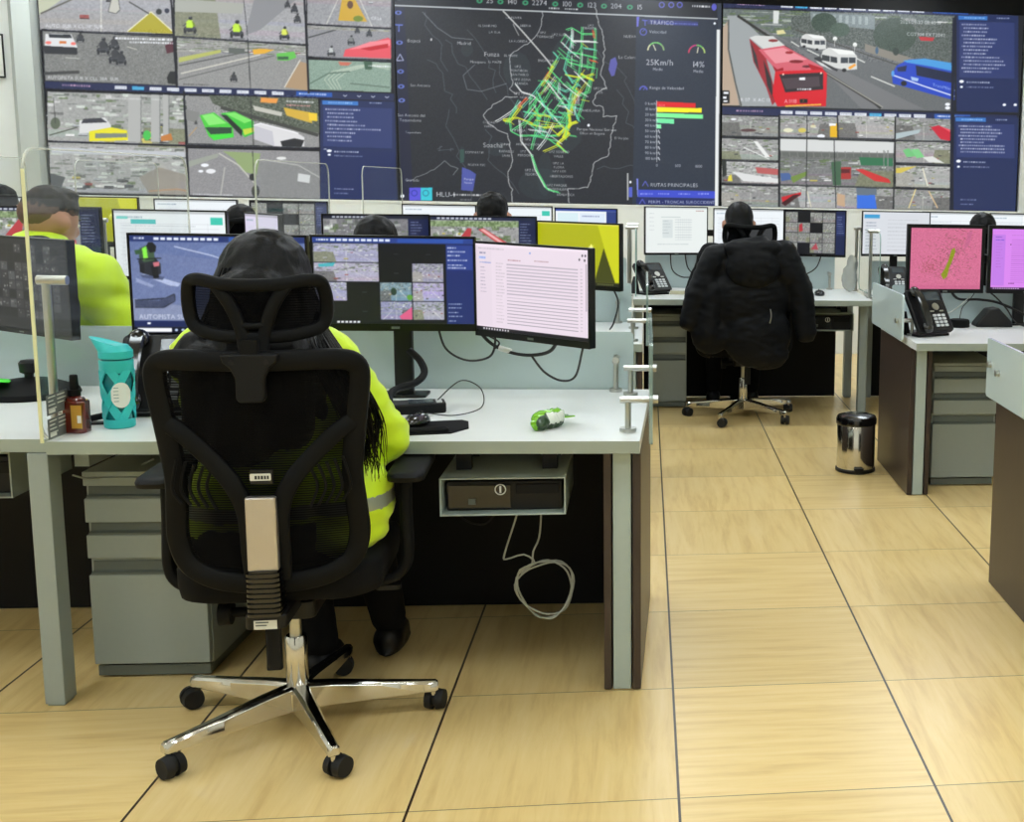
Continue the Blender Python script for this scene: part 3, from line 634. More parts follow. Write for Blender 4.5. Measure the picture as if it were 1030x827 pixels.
    for k, s_ in enumerate(('0 km/h','10 km/h','20 km/h','30 km/h','40 km/h','50 km/h','60 km/h','70 km/h','80 km/h','90 km/h','100 km/h')):
        c.text(648.6,105.4+k*5.5,2.6,s_,W,.01)
        if k > 4: c.line([(662,103+k*5.5),(663.6,106.2+k*5.5)],.7,W)
    c.text(659.6,167.4,2.6,'0',W); c.text(678.6,167.8,2.6,'500',W); c.text(698.6,168.4,2.6,'1000',W)
    c.poly([(640,179.5),(642,179.5),(642,197.6),(641,197.6)],(120,130,220)); c.text(654,187.4,3.4,'RUTAS PRINCIPALES',W,.01); c.line([(646,187),(649,182),(652,187.4)],.9,(84,90,190)); c.poly([(642,190.6),(719.6,192),(719.6,199.4),(642,198)],(56,72,196)); 
    for x in (644,662,682,702): c.dashes(x,194,11,1.4,(150,160,230),.015)
    c.poly([(640,198.4),(719.6,199.8),(719.6,207),(640,207)],(26,36,92)); c.text(652,204.2,2.8,'PERÍM. - TRONCAL SUROCCIDENTE',W,.008); c.line([(643,205),(646,200),(649,205)],.9,(84,90,190))
    c.rect(630.6,174,632,201,(178,180,178)); c.rect(632.4,188,636,198,(74,88,190)); c.ell(634,183,1.2,1.4,W)
    c.poly([(720.6,30),(724,30),(722,207),(718.6,207)], (222,226,226)); c.poly([(721,-6),(728,-6),(728,30),(721.6,30)], (44,52,66))
    return c.soften(.5,.04)

def wall_right():
    c = wall_canvas(WR); c.poly([(722,-10),(1040,-10),(1040,220),(722,220)], (24,26,32)); c.poly([(722,-10),(1040,-10),(1040,10.5),(722,0)],(16,17,18))
    toolbar(c,727,.4,1020,.036,1)
    # street picture
    c.poly([(726,9),(961,19),(958,112),(726,106)], (98,102,104)); c.grain((726,9,961,112),7,1)
    c.road((726,9,960,36), seed=51, base=(90,100,98), clutter=.9, cars=4, shear=.03, lanes=0, green=.5); c.poly([(796,16),(960,24),(960,80),(880,52),(796,33)],(84,92,88)); c.grain((796,14,960,60),20,2); c.poly([(815,12),(880,16),(880,30),(816,24)],(122,134,136)); 
    for k in range(9): c.rect(818+k*6.5,14+k*.4,821+k*6.5,22+k*.4,(168,180,182),.7)
    c.ell(829,23,13,10,(58,74,64)); c.ell(900,36,22,18,(62,76,66)); c.ell(845,30,10,7,(70,88,76)); c.grain((815,12,925,55),16,1); c.poly([(778,11),(784,11),(783,24),(778,24)],(210,214,212)); c.poly([(870,44),(960,72),(960,80),(870,52)],(130,126,116)); c.line([(740,14),(800,36),(960,92)],.1,(90,90,90))
    c.poly([(732,16),(744,16),(790,60),(830,106),(745,107),(730,60)], (152,158,160)); c.poly([(726,30),(733,20),(734,60),(744,106),(726,106)], (178,158,138)); c.line([(733,20),(733,50),(740,84),(746,107)],1.6,(84,86,82)); c.poly([(744,18),(765,30),(905,98),(930,110),(866,109),(832,74),(790,40)], (112,114,116)); c.line([(742,16),(766,32),(832,74),(880,104),(886,109)],2.6,(46,46,44)); c.line([(829,72),(888,108)],1.2,(150,150,142))
    for a, b in (((796,42),(804,47)),((812,50),(824,56)),((860,58),(870,63)),((876,77),(900,87))): c.line([a,b],1.1,(220,222,216))
    c.line([(800,30),(880,58),(960,84)],1.2,(70,70,66)); c.poly([(781,31),(788,30),(791,34),(782,35)],(214,206,150))
    # red articulated bus
    c.poly([(754,38),(760,36),(778,36.6),(790,46),(769,50)],(206,208,206)); c.poly([(754,39),(769,52),(782,100),(777,106),(771,88),(758,62)],(150,40,48)); c.poly([(755,42),(761,56),(764,72),(759,62)],(52,52,54)); c.poly([(768,60),(776,80),(778,100),(772,86)],(44,40,42))
    c.poly([(763,50),(789,46),(828,68),(827,71),(782,72)],(206,92,106)); c.poly([(768,51),(788,48),(812,60),(780,64)],(226,140,150)); c.ell(794,53,4,1.4,(150,30,36)); c.ell(801,62,7,1.6,(120,24,30)); c.ell(812,67,5,1.2,(90,20,30)); c.ell(778,41,5,1.4,(130,50,50)); c.poly([(777,66),(782,70),(788,68),(788,71),(780,72)],(150,10,22)); c.poly([(813,64),(828,69),(827,72),(816,70)],(170,14,28))
    c.poly([(780,72),(828,70),(832,74),(831,107),(782,107),(777,96)],(206,20,34)); c.poly([(784,75),(828,73),(828,90),(790,93)],(40,34,38)); c.poly([(786,79),(824,77),(825,87),(791,90)],(70,58,64)); c.rect(804,78,810,80.6,W); c.dashes(802,89,12,1.6,W); c.text(789,103.8,3.7,'A1118',W,-.01); c.rect(804.6,99.6,812.4,103.8,(32,24,22)); c.text(807.2,103,2.6,'7',(230,120,60)); c.poly([(790,106),(826,104.4),(826,106),(790,107.6)],(226,170,60)); c.ell(788,75,1,1,(255,220,200)); c.ell(826,73.6,1,1,(255,220,200))
    # vans
    for dx, dy, k in ((0,0,1.),(20.5,14,1.42)):
        f = lambda x, y: (806+dx+(x-806)*k, 34+dy+(y-34)*k)
        c.poly([f(805,42),f(807,36),f(811,34),f(828,36.4),f(831,40),f(831,49.4),f(824,50),f(806,46.6)],(206,208,206)); c.poly([f(806.4,39),f(817,41),f(817,45),f(806,43)],(48,52,56)); c.poly([f(819.6,41),f(830,41),f(830,45),f(819.6,45)],(52,58,66)); c.poly([f(812,34.4),f(828,36.4),f(830,39),f(818,38.6)],(232,234,232)); c.line([f(812,40),f(812,44)],.8,(206,208,206)); c.line([f(825,41),f(825,45)],.8,(206,208,206)); c.ell(*f(809,47),1.6*k,1.3*k,(30,30,32)); c.ell(*f(822,50),1.6*k,1.3*k,(30,30,32))
    c.poly([(853,68),(860,64),(861,66),(855,70)],(240,160,50)); c.poly([(819,58),(826,57),(827,62),(843,70),(842,72),(820,62)],(48,50,52)); c.poly([(819,60),(828,64),(838,71),(826,66)],(206,208,208))
    for x, y in ((840,39),(860,45)): c.ell(x,y,2.2,2.2,(232,234,232)); c.line([(x,y),(x-.6,y+8)],.7,(180,182,180))
    # blue bus
    c.poly([(897,75),(902,66),(914,60),(930,59),(960,64),(960,101),(934,94),(898,84)],(34,66,186)); c.poly([(908,61),(930,59),(960,64),(960,72),(936,67),(912,63)],(70,150,214)); c.poly([(921,66),(960,74),(960,84),(922,76)],(26,34,60)); c.poly([(902,68),(912,66),(911,72),(903,72)],(28,36,70)); c.line([(899,76),(930,87),(960,97)],1.2,(226,232,240)); c.ell(909,84,3,2.6,(30,30,34)); c.poly([(916,77),(924,79),(923,82),(917,81)],(160,190,230)); c.text(938,86.5,2.8,'TransMilenio',(200,215,240),.24); c.ell(898,74,1.6,3,(80,150,220))
    c.text(905.4,23.8,3.3,'2021-09-22 08:40:19',W,.03); c.text(912,36,3.3,'CGT304 EXT2042',W,.035); c.poly([(924,37),(940,38),(938,41.6),(926,41)],(186,50,56)); c.text(745,102,3.3,'R 07  X AC 13',W,.01)
    c.rect(726,91,734,104,(20,20,20)); c.rect(728,92.4,733,94.6,W); c.rect(727.4,97,731,99.4,W); c.rect(728,101,732,102.6,W); c.ell(882,51,1.6,3.6,(60,90,120)); c.ell(901,52,3,4,(50,60,54)); c.ell(953,105,2.6,1.6,W); c.ell(953,108.6,2.6,1.6,W)
    # top side list
    side_list(c,962,15,1024,78,.02,14,112); c.ell(1010,105.5,1.8,1.4,W); c.ell(1021,105.5,1.8,1.4,W); c.poly([(958,18),(962,18),(959,112),(956,112)],(20,24,40))
    toolbar(c,726,107.6,1023,.028,6)
    # lower grid
    rows = [(726,116,784,136,.03),(726,139,784,160,.03),(726,162,784,184,.03),(726,186,784,207,.03),(785,116,842,137,.03),(843,116,900,138,.03),(901,118,957,141,.03),(901,142,957,163,.03),(901,166,957,188,.03),(899,190,957,211,.03),(842,188,899,210,.03),(785,186,842,208,.03)]
    for i, (a,b,d,e,s_) in enumerate(rows): c.road((a,b,d,e), seed=60+i, base=(132+i%3*12,)*3, clutter=.35 if i not in (2,1) else .6, cars=8, shear=s_, lanes=3)
    c.ell(753,131,8,1.6,(84,60,62)); c.ell(738,120,3,1,W); c.poly([(758,142),(762,142),(775,158),(770,158)],(226,228,226)); c.line([(748,148),(774,160)],1,(220,222,220)); c.poly([(760,168),(784,170),(784,176),(762,174)],(180,90,90)); c.poly([(736,172),(784,180),(784,184),(748,182)],(214,216,216)); c.poly([(726,161),(731,161),(731,176),(727,178)],(40,44,40)); c.poly([(733,177),(736,175),(737,182),(732,182)],(220,206,70))
    c.ell(793,131,5,2.2,(220,220,190)); c.ell(807,131,4,2.4,(206,190,90)); c.ell(818,127,3,1.6,(210,205,170)); c.poly([(835,124),(842,124),(843,138),(835,138)],(226,176,30)); c.ell(826,137,4,2,W); c.rect(834,124,841,126.6,W)
    c.poly([(785,139),(900,142.6),(900,188),(785,185)], (96,100,96)); c.poly([(785,139.6),(900,143),(900,154),(785,152)], (208,211,210)); c.line([(785,152),(900,154.6)],1,(120,122,120)); c.line([(785,158),(900,160)],1,(110,112,110))
    for k in range(14): c.line([(786+k*8,152.2),(787+k*8,158)],.8,(120,122,120))
    c.road((785,159,900,186), seed=90, base=(110,112,112), clutter=.4, cars=8, shear=.02, lanes=3, green=.3); c.poly([(785,174),(794,174),(798,180),(786,182)],(70,96,150)); c.poly([(795,178),(812,172),(812,176),(798,184)],(110,136,64)); c.rect(845,168,856,180,(166,52,50)); c.rect(846,170,855,174,(90,30,34)); c.poly([(860,170),(868,170),(894,180),(896,184),(880,182)],(200,52,52)); c.poly([(864,158),(898,159),(898,167),(866,166)],(50,110,76)); c.poly([(836,163),(846,162),(846,186),(838,186)],(64,96,72)); c.line([(893,151),(893,173)],1.2,(130,132,130)); c.line([(889,151),(889,173)],1,(130,132,130))
    c.poly([(936,128),(944,126),(957,132),(957,142),(946,140)],(196,34,54)); c.poly([(946,127),(957,131),(957,134)],(226,80,96)); c.poly([(901,134),(926,130),(924,134),(901,140)],(170,186,190)); c.poly([(908,151),(914,149),(922,157),(912,158)],(110,190,120)); c.poly([(916,150),(924,150),(930,158),(922,159)],(120,200,130)); c.poly([(928,158),(938,157),(950,164),(934,163)],(216,218,214)); c.poly([(901,169),(922,167),(906,174),(901,174)],(206,186,80)); c.line([(928,169),(933,187)],1.2,(226,222,200)); c.line([(921,190),(914,209)],1.1,(226,206,140)); c.line([(934,192),(943,209)],1.1,(220,190,140))
    c.poly([(786,198),(806,193),(806,196),(788,206)],(196,36,44)); c.poly([(786,204),(798,196),(806,195),(790,207)],(60,24,28)); c.line([(812,192),(816,208)],1,(210,206,180)); c.poly([(862,196),(880,196),(882,210),(862,210)],(52,106,214)); c.poly([(861,188),(881,188),(882,196),(862,196)],(96,110,124)); c.poly([(842,194),(850,196),(850,208),(842,206)],(190,160,130))
    g = (28,30,32)
    for pts in ([(726,136.6),(900,141)],[(901,141.4),(957,142.4)],[(726,160.6),(784,162)],[(726,184),(900,189)],[(901,164.6),(957,166)],[(901,188),(957,190)]): c.line(pts,1.6,g); c.dashes(pts[0][0]+4,pts[0][1]-.5,pts[-1][0]-pts[0][0]-8,.8,(160,164,168),(pts[-1][1]-pts[0][1])/(pts[-1][0]-pts[0][0]),.6)
    for pts in ([(783.6,115),(783.6,208)],[(812,116),(811,208)],[(842.4,116),(843,140)],[(839,140),(841,209)],[(900.5,117),(898.6,211)]): c.line(pts,1.4 if pts[0][0] not in (812,839) else .8,g)
    side_list(c,959,117,1024,158,.02,9,214); c.poly([(956,112),(960,112),(958,214),(955,214)],(20,24,40)); c.dashes(966,200,14,1.2,(150,156,190),.02); c.dashes(966,204.5,12,1.2,(150,156,190),.02)
    return c.soften(.8,.04)

# ---- desk monitor pictures, drawn in a 160 x 90 field
def mc(nx=220, bg=(12,13,17), hgt=90): return Canvas((0,0,160,hgt), nx, int(nx*hgt/160), bg)
def pic_moto():
    c = mc(260); c.rect(0,0,160,90,(104,118,160)); c.poly([(0,6),(160,6),(160,30),(0,14)],(96,112,158)); c.poly([(0,58),(160,82),(160,90),(0,90)],(128,138,170)); c.poly([(60,14),(160,40),(160,12),(70,8)],(112,130,176),.6)
    c.line([(40,10),(74,18),(120,34)],1,(190,200,225)); c.poly([(8,36),(14,35),(44,44),(42,47),(34,46)],(170,182,214)); c.poly([(4,39),(20,46),(18,48),(4,43)],(140,152,188)); c.line([(2,60),(30,58),(38,54),(38,60),(28,66),(2,66)],1.6,(44,50,70)); c.poly([(2,60),(24,60),(38,55),(38,60),(26,66),(2,66)],(62,70,98)); c.grain((0,6,160,78),7,1); c.grain((0,6,160,78),4,4)
    c.poly([(8,36),(30,38),(28,41),(10,39)],(74,84,118)); c.poly([(7,24),(10,19),(22,20),(27,26),(27,35),(21,38),(10,35)],(34,38,48)); c.poly([(18,28),(24,28),(25,39),(20,40)],(16,18,24)); c.poly([(8,26),(12,26),(12,35),(8,34)],(18,20,26)); c.poly([(9,12),(16,9),(22,13),(22,23),(12,25),(8,20)],(60,84,60)); c.poly([(11,12),(15,10),(16,21),(12,23)],(130,226,70)); c.poly([(4,14),(10,13),(11,17),(5,18)],(52,86,56)); c.poly([(15,10),(17,6.5),(21,6.5),(24,10),(23,15),(18,16)],(14,16,20)); c.poly([(20,25),(26,24),(26,28),(21,29)],(196,110,120)); c.line([(6,22),(28,21)],1,(24,26,32))
    c.rect(0,0,160,6,(28,46,104)); c.dashes(4,2,9,1.6,W)
    for k in range(10): c.rect(22+k*6,1.8,26.4+k*6,4.2,(220,226,240))
    c.rect(90,1,150,5,(44,84,160)); c.text(5,77,4,'AUTOPISTA SUR X CLL 38A SUR',(225,230,240)); c.rect(0,78.5,160,84,(24,36,84)); c.rect(0,84,160,90,(10,14,34)); c.rect(3,85.5,34,89,(236,238,242)); c.rect(12,80,15,82,W)
    for k in range(8): c.ell(38+k*6,87.2,1.5,1.3,(190,205,230))
    return c.soften(.8)
def pic_grid_blue():
    c = mc(260); c.rect(0,0,160,90,(13,14,20)); c.rect(0,0,160,6,(34,58,130)); c.dashes(4,2,10,1.6,W)
    for k in range(10): c.rect(18+k*6,1.6,22.6+k*6,4,(220,226,240))
    c.rect(84,1,150,5,(40,76,160)); w, h = 34.6, 20
    def cell(i, j, seed, di=1, dj=1, base=(150,150,178)):
        c.road((1+i*w/1.07,6.5+j*h,1+(i+di)*w/1.07-1,6.5+(j+dj)*h-1), seed=seed, base=base, clutter=.45, cars=9, lanes=5)
    cell(0,0,101,2); cell(0,1,102,2,1,(160,156,178)); cell(0,2,103); cell(2,2,104,1,1,(110,136,150)); cell(3,1,105,1,1,(140,138,160)); cell(3,2,106,1,1,(158,150,186)); cell(2,3,107,1,1,(130,132,166)); cell(3,3,108,1,1,(150,150,170))
    c.poly([(84,82),(97,72),(97,85),(86,85)],(210,90,130)); c.poly([(5,28),(22,26),(20,30),(6,31)],(70,170,180)); c.ell(79,56,3,4,(40,60,50)); c.ell(95,62,3,3,(90,150,60))
    for i, j in ((2,0),(3,0),(2,1),(1,2),(0,3),(1,3)): c.rect(i*w/1.07+15,6.5+j*h+10,i*w/1.07+20,6.5+j*h+10.8,(60,62,70))
    c.rect(132,6,160,90,(24,40,100)); c.rect(133,7,159,33,(38,58,132)); 
    for y in (9,13,17,22,27,30): c.dashes(134,y,RNG.uniform(8,22),1.4,(200,206,225))
    for y in (68,72,77,81,86): c.dashes(134,y,RNG.uniform(6,14),1.3,(190,196,215))
    c.rect(0,86.4,131,90,(14,16,24)); 
    for k in range(6): c.rect(22+k*4,87,24.6+k*4,89.2,(220,222,226))
    return c.soften(.7)
def pic_mail(tint=(224,210,222)):
    c = mc(240); c.rect(0,0,160,90,tint); d = tuple(t*.82 for t in tint); c.rect(0,0,160,3,tuple(min(255,t*1.04) for t in tint)); c.dashes(4,4.5,38,1.2,d); c.rect(2,7,24,84,tuple(t*.985 for t in tint)); c.ell(80,7,1,1,(120,150,210)); c.dashes(6,9,8,1.2,(70,80,120)); c.rect(5,13,15,16,(190,200,236)); c.dashes(6,14,8,1.1,(80,110,190)); c.dashes(6,19,16,1.1,(80,110,190))
    for k in range(8): c.dashes(7,24+k*3.6,RNG.uniform(5,10),.9,(150,140,160))
    c.dashes(48,15,18,1,(150,90,100)); c.dashes(86,14,20,1,(160,120,130)); 
    for k in range(19):
        y = 19+k*3.35; c.dashes(30,y,RNG.uniform(8,13),.9,d); c.line([(46,y+1),(146,y+1)],.65,(136,128,142),.85 if k%3 else 1.); c.rect(149,y,152,y+.8,d)
    for x, y in ((152,6),(156,6),(148,10),(155,10.5)): c.ell(x,y,1.2,1.2,(60,56,66))
    c.rect(156,14,158,60,d); c.rect(0,86,160,90,(30,26,32)); 
    for k in range(10): c.rect(10+k*4,87,12+k*4,89,(200,196,204))
    return c
def pic_cctv_dark():
    c = mc(220); c.rect(0,0,160,90,(22,22,27)); r = random.Random(5)
    for j in range(8):
        for i in range(12):
            if r.random() < .62:
                x, y = 3+i*12, 5+j*9.2; g = r.uniform(34,74); c.rect(x,y,x+11,y+8.4,(g,g,g+3))
                for k in range(5): a, b = x+r.uniform(0,8), y+r.uniform(0,6); gg = r.uniform(30,135); c.rect(a,b,a+r.uniform(1,3.4),b+r.uniform(.8,2.4),(gg,gg,gg))
            else: c.rect(3+i*12,5+j*9.2,14+i*12,13.4+j*9.2,(10,10,13))
    c.rect(148,2,160,90,(22,22,28)); c.rect(0,80,160,90,(20,20,26)); c.dashes(4,83,40,1.2,(90,90,96))
    for k in range(8): c.dashes(149,8+k*5,8,.9,(80,80,90))
    return c.soften(.7)
def pic_lime():
    c = mc(120); c.rect(0,0,160,90,(168,172,14)); c.poly([(118,0),(160,0),(160,84),(150,84)],(196,200,26)); c.poly([(112,84),(130,34),(152,84)],(62,66,14)); c.rect(0,0,160,2,(214,206,110)); c.line([(102,40),(106,30),(110,42)],1.8,(244,244,130)); c.line([(106,30),(105,42)],1.4,(244,244,130)); c.line([(100,34),(111,32)],1,(244,244,160)); c.rect(0,84,160,90,(30,32,16))
    for k in range(8): c.rect(118+k*4,86,120+k*4,88,(120,124,70))
    return c
def pic_cctv_bus():
    c = mc(200); c.road((0,0,134,90), seed=201, base=(140,140,140), clutter=.35, cars=14, green=.5); c.rect(0,6,134,14,(120,140,100)); c.grain((0,6,134,18),30,3); c.poly([(36,40),(56,16),(62,17),(58,40),(50,60),(20,60)],(176,60,66)); c.poly([(72,18),(80,16),(128,44),(128,56)],(190,66,70)); c.poly([(75,18),(80,17),(128,48),(124,50)],(226,170,170)); c.rect(0,0,160,5,(26,34,60)); c.rect(134,5,160,90,(22,30,64)); 
    for k in range(12): c.rect(10+k*7,1.4,15+k*7,3.6,(200,204,214))
    for k in range(10): c.dashes(136,9+k*4,RNG.uniform(8,18),1.2,(170,176,200))
    return c.soften(.7)
def pic_cctv_street():
    c = mc(180); c.road((0,4,128,90), seed=211, base=(110,110,114), clutter=.5, cars=14, green=.2); c.rect(0,0,160,5,(24,28,44)); c.rect(128,5,160,90,(24,32,66))
    for k in range(12): c.rect(14+k*6,1.4,18.4+k*6,3.6,(190,194,204))
    for k in range(8): c.dashes(132,9+k*4,RNG.uniform(8,18),1.2,(150,156,190))
    return c.soften(.7)
def pic_sheet(teal=False, blue=False, tint=(226,232,236)):
    c = mc(150); c.rect(0,0,160,90,tint)
    if blue: c.rect(0,0,160,5,(40,60,140)); c.rect(134,5,160,90,(44,60,120)); c.rect(6,9,60,88,(206,226,232)); c.rect(64,9,130,88,(212,224,236)); c.dashes(70,14,46,3,(120,130,170))
    else:
        c.rect(0,0,160,4,tuple(t*.8 for t in tint)); c.dashes(6,8,34,2,(130,150,170))
        for k in range(12): c.line([(8,18+k*6),(150,18+k*6)],.6,(196,200,206)); c.dashes(10,20+k*6,RNG.uniform(30,110),1.2,(176,182,190),0,.7)
        for k in range(5): c.line([(30+k*26,16),(30+k*26,86)],.5,(200,204,210))
    if teal: c.rect(24,12,60,18,(80,186,186)); c.rect(4,8,20,12,(120,206,200)); c.rect(138,8,156,18,(60,190,170))
    return c
def pic_form():
    c = mc(150); c.rect(0,0,160,90,(222,228,226)); c.rect(0,0,160,3,(196,202,204)); c.rect(44,24,70,60,(206,214,214)); 
    for k in range(9): c.line([(76,24+k*5),(120,24+k*5)],.8,(184,192,194)); c.line([(80+k*5,22),(80+k*5,64)],.5,(190,198,200))
    for k in range(5): c.dashes(44,26+k*6,RNG.uniform(12,24),1.2,(160,170,174)); c.dashes(10,12+k*8,12,1,(180,186,190))
    c.dashes(130,6,20,1.6,(150,90,90)); c.rect(40,18,90,20,(190,200,200)); c.dashes(30,72,80,1.6,(180,188,190)); return c
def pic_cctv_grey():
    c = mc(170); c.rect(0,0,160,90,(18,19,24)); b = [(0,0),(1,0),(2,0),(3,0),(0,1),(1,1),(3,1),(0,2),(1,2),(2,2),(3,2),(0,3),(2,3),(3,3)]
    for i, (x, y) in enumerate(b):
        if (x,y) in ((1,0),): continue
        c.road((2+x*33,4+y*21,34+x*33,24+y*21), seed=300+i, base=(122,122,120), clutter=.45, cars=8)
    c.poly([(38,30),(46,26),(48,42),(38,44)],(170,50,60)); c.poly([(70,80),(84,66),(90,80)],(166,70,80)); c.rect(36,4,66,22,(12,12,14)); c.rect(68,25,100,45,(12,12,14)); c.rect(136,0,160,90,(22,32,70)); c.rect(137,8,159,50,(32,44,90))
    for k in range(8): c.dashes(139,12+k*4.6,RNG.uniform(8,17),1.2,(150,156,190))
    return c.soften(.7)
def pic_pink_map():
    c = mc(230, hgt=126); c.rect(0,0,160,126,(200,104,138)); c.grain((0,0,160,126),10,2); r = random.Random(9)
    for k in range(330):
        a = r.gauss(0,1); u = r.gauss(0,1); x = 96-u*9+a*26; y = 50+u*32+r.uniform(-14,14)
        if 0 < x < 158 and 0 < y < 124: c.line([(x,y),(x+r.uniform(-7,7),y+r.uniform(-5,5))],.9,r.choice([(120,60,70),(150,80,80),(110,80,60),(160,90,110)]),.75)
    for k in range(110):
        x, y = r.gauss(48,13), r.gauss(78,12); c.line([(x,y),(x+r.uniform(-5,5),y+r.uniform(-4,4))],.8,(136,66,60),.8)
    c.poly([(92,44),(99,40),(101,48),(95,66),(88,82),(84,100),(76,106),(70,96),(78,84),(86,66)],(132,140,20)); c.grain((70,40,102,106),22,1); c.poly([(128,8),(138,4),(134,28),(120,46)],(180,90,130),.6)
    c.rect(0,118,160,126,(190,90,130),.5); return c
def pic_purple_mail():
    c = mc(200, hgt=126); c.rect(0,0,160,126,(206,128,226)); c.rect(2,12,30,118,(186,118,220)); c.dashes(8,16,14,1.6,(90,60,170)); c.dashes(8,22,18,1.6,(80,60,190))
    for k in range(9): c.dashes(10,30+k*6,RNG.uniform(8,14),1.2,(160,90,190))
    for k in range(22): c.line([(44,22+k*4.2),(44+RNG.uniform(50,110),22+k*4.2)],.9,(160,92,186),.9)
    c.ell(42,32,1.3,1.3,(60,30,80)); c.dashes(44,12,70,1.6,(180,110,200)); c.dashes(40,112,12,1.8,(100,30,120)); c.rect(0,121,160,126,(60,30,70))
    for k in range(12): c.rect(6+k*5,122.5,9+k*5,124.5,(200,170,210))
    return c
def pic_folder():
    c = mc(110); c.rect(0,0,160,90,(206,210,216)); c.rect(4,6,40,14,(60,150,200)); 
    for k in range(9): c.dashes(8,22+k*7,24,2,(130,140,160)); c.dashes(60,16+k*8,70,1.8,(180,184,190))
    return c
# ------------------------------------------------------------------ the room
def struct(name, mb, m, **k): return tag(mb.build(name, m, smooth=False, **k), kind='structure')
RX0, RX1, RY0, RY1, RZ = -5.6, 3.9, -3.9, 7.30, 3.05
struct('floor', MB().box(RX0-.1, RX1+.1, RY0-.1, RY1+.1, -.1, 0), 'floor')
struct('ceiling', MB().box(RX0-.1, RX1+.1, RY0-.1, RY1+.1, RZ, RZ+.1), 'ceil')
struct('wall_back', MB().box(RX0-.1, RX1+.1, RY1, RY1+.1, 0, RZ), 'wall')
struct('wall_front', MB().box(RX0-.1, RX1+.1, RY0-.1, RY0, 0, RZ), 'wall')
struct('wall_left', MB().box(RX0-.1, RX0, RY0, RY1, 0, RZ), 'wall')
struct('wall_right', MB().box(RX1, RX1+.1, RY0, RY1, 0, RZ), 'wall')
for n, b in (('baseboard_back',(RX0,RX1,RY1-.012,RY1,0,.08)),('baseboard_left',(RX0,RX0+.012,RY0,RY1,0,.08)),('baseboard_right',(RX1-.012,RX1,RY0,RY1,0,.08)),('baseboard_front',(RX0,RX1,RY0,RY0+.012,0,.08))):
    struct(n, MB().box(*b), 'skirting')
# chamfered pillar at the left end of the video wall
struct('wall_pillar', MB().prism([(-4.78,7.31),(-4.78,7.24),(-4.70,7.12),(-4.575,7.12),(-4.565,7.31)], 0, RZ, 'z'), 'pillar')
# white half-height cladding under the screens, and the black surround above them
struct('wall_cladding', MB().box(-4.56,3.16,7.17,7.31,0,1.195), 'wall')
struct('trim_1', MB().box(-4.56,3.16,7.165,7.31,1.195,1.212), 'wall')
struct('trim_2', MB().box(3.045,3.16,7.19,7.31,1.212,RZ), 'wall')
struct('wall_surround', MB().box(-4.562,3.045,7.25,7.31,1.212,RZ), 'black_panel')

# ceiling light panels
li = 0
lamp = mat('led_panel_diffuser', (236,245,255), .5, emit=16.)
for y in (-2.6, -.6, 1.4, 3.4, 5.2, 6.6):  # last row is added, out of view, to brighten the back wall
    for x in (-4.3, -2.2, -.1, 2.0):
        li += 1
        t = thing('ceiling_light', 'square white LED light panel set in the ceiling', 'ceiling light', (x, y, RZ), 0, 'LED panels in the ceiling')
        MB().box(-.31,.31,-.31,.31,-.02,0).build('frame', 'white', t, smooth=False)
        MB().box(-.285,.285,-.285,.285,-.026,-.0201).build('diffuser', lamp, t, smooth=False)

# video wall: three big displays
for cv, b, lb in ((wall_left(), WL, 'huge wall display on the left tiled with traffic camera views and a blue log panel'),
                  (wall_map(), WM, 'huge wall display in the middle with a dark city map of coloured roads'),
                  (wall_right(), WR, 'huge wall display on the right showing a red articulated bus on a street')):
    t = thing('video_wall_display', lb, 'wall display', ((b[0]+b[2])/2, 7.2, b[1]))
    w = (b[2]-b[0])/2; h = b[3]-b[1]
    MB().box(-w-.004, w+.004, .003, .05, -.004, h+.004).build('housing', 'screen_black', t, smooth=False)
    cv.mesh('screen', t, lambda u, v, w=w, h=h: (-w+2*w*u, 0, h*(1-v)))
# framed white board on the left wall stretch
t = thing('wall_board', 'white board with thin black frame on the wall left of the screens', 'board', (-5.15, 7.29, 2.235))
MB().box(-.3,.3,-.012,0,-.155,.155).build('board', 'white', t, smooth=False)
f = MB(); f.bar([(-.3,-.01,-.155),(.3,-.01,-.155),(.3,-.01,.155),(-.3,-.01,.155)], .014, .02, (0,1,0), True); f.build('frame', 'black', t)

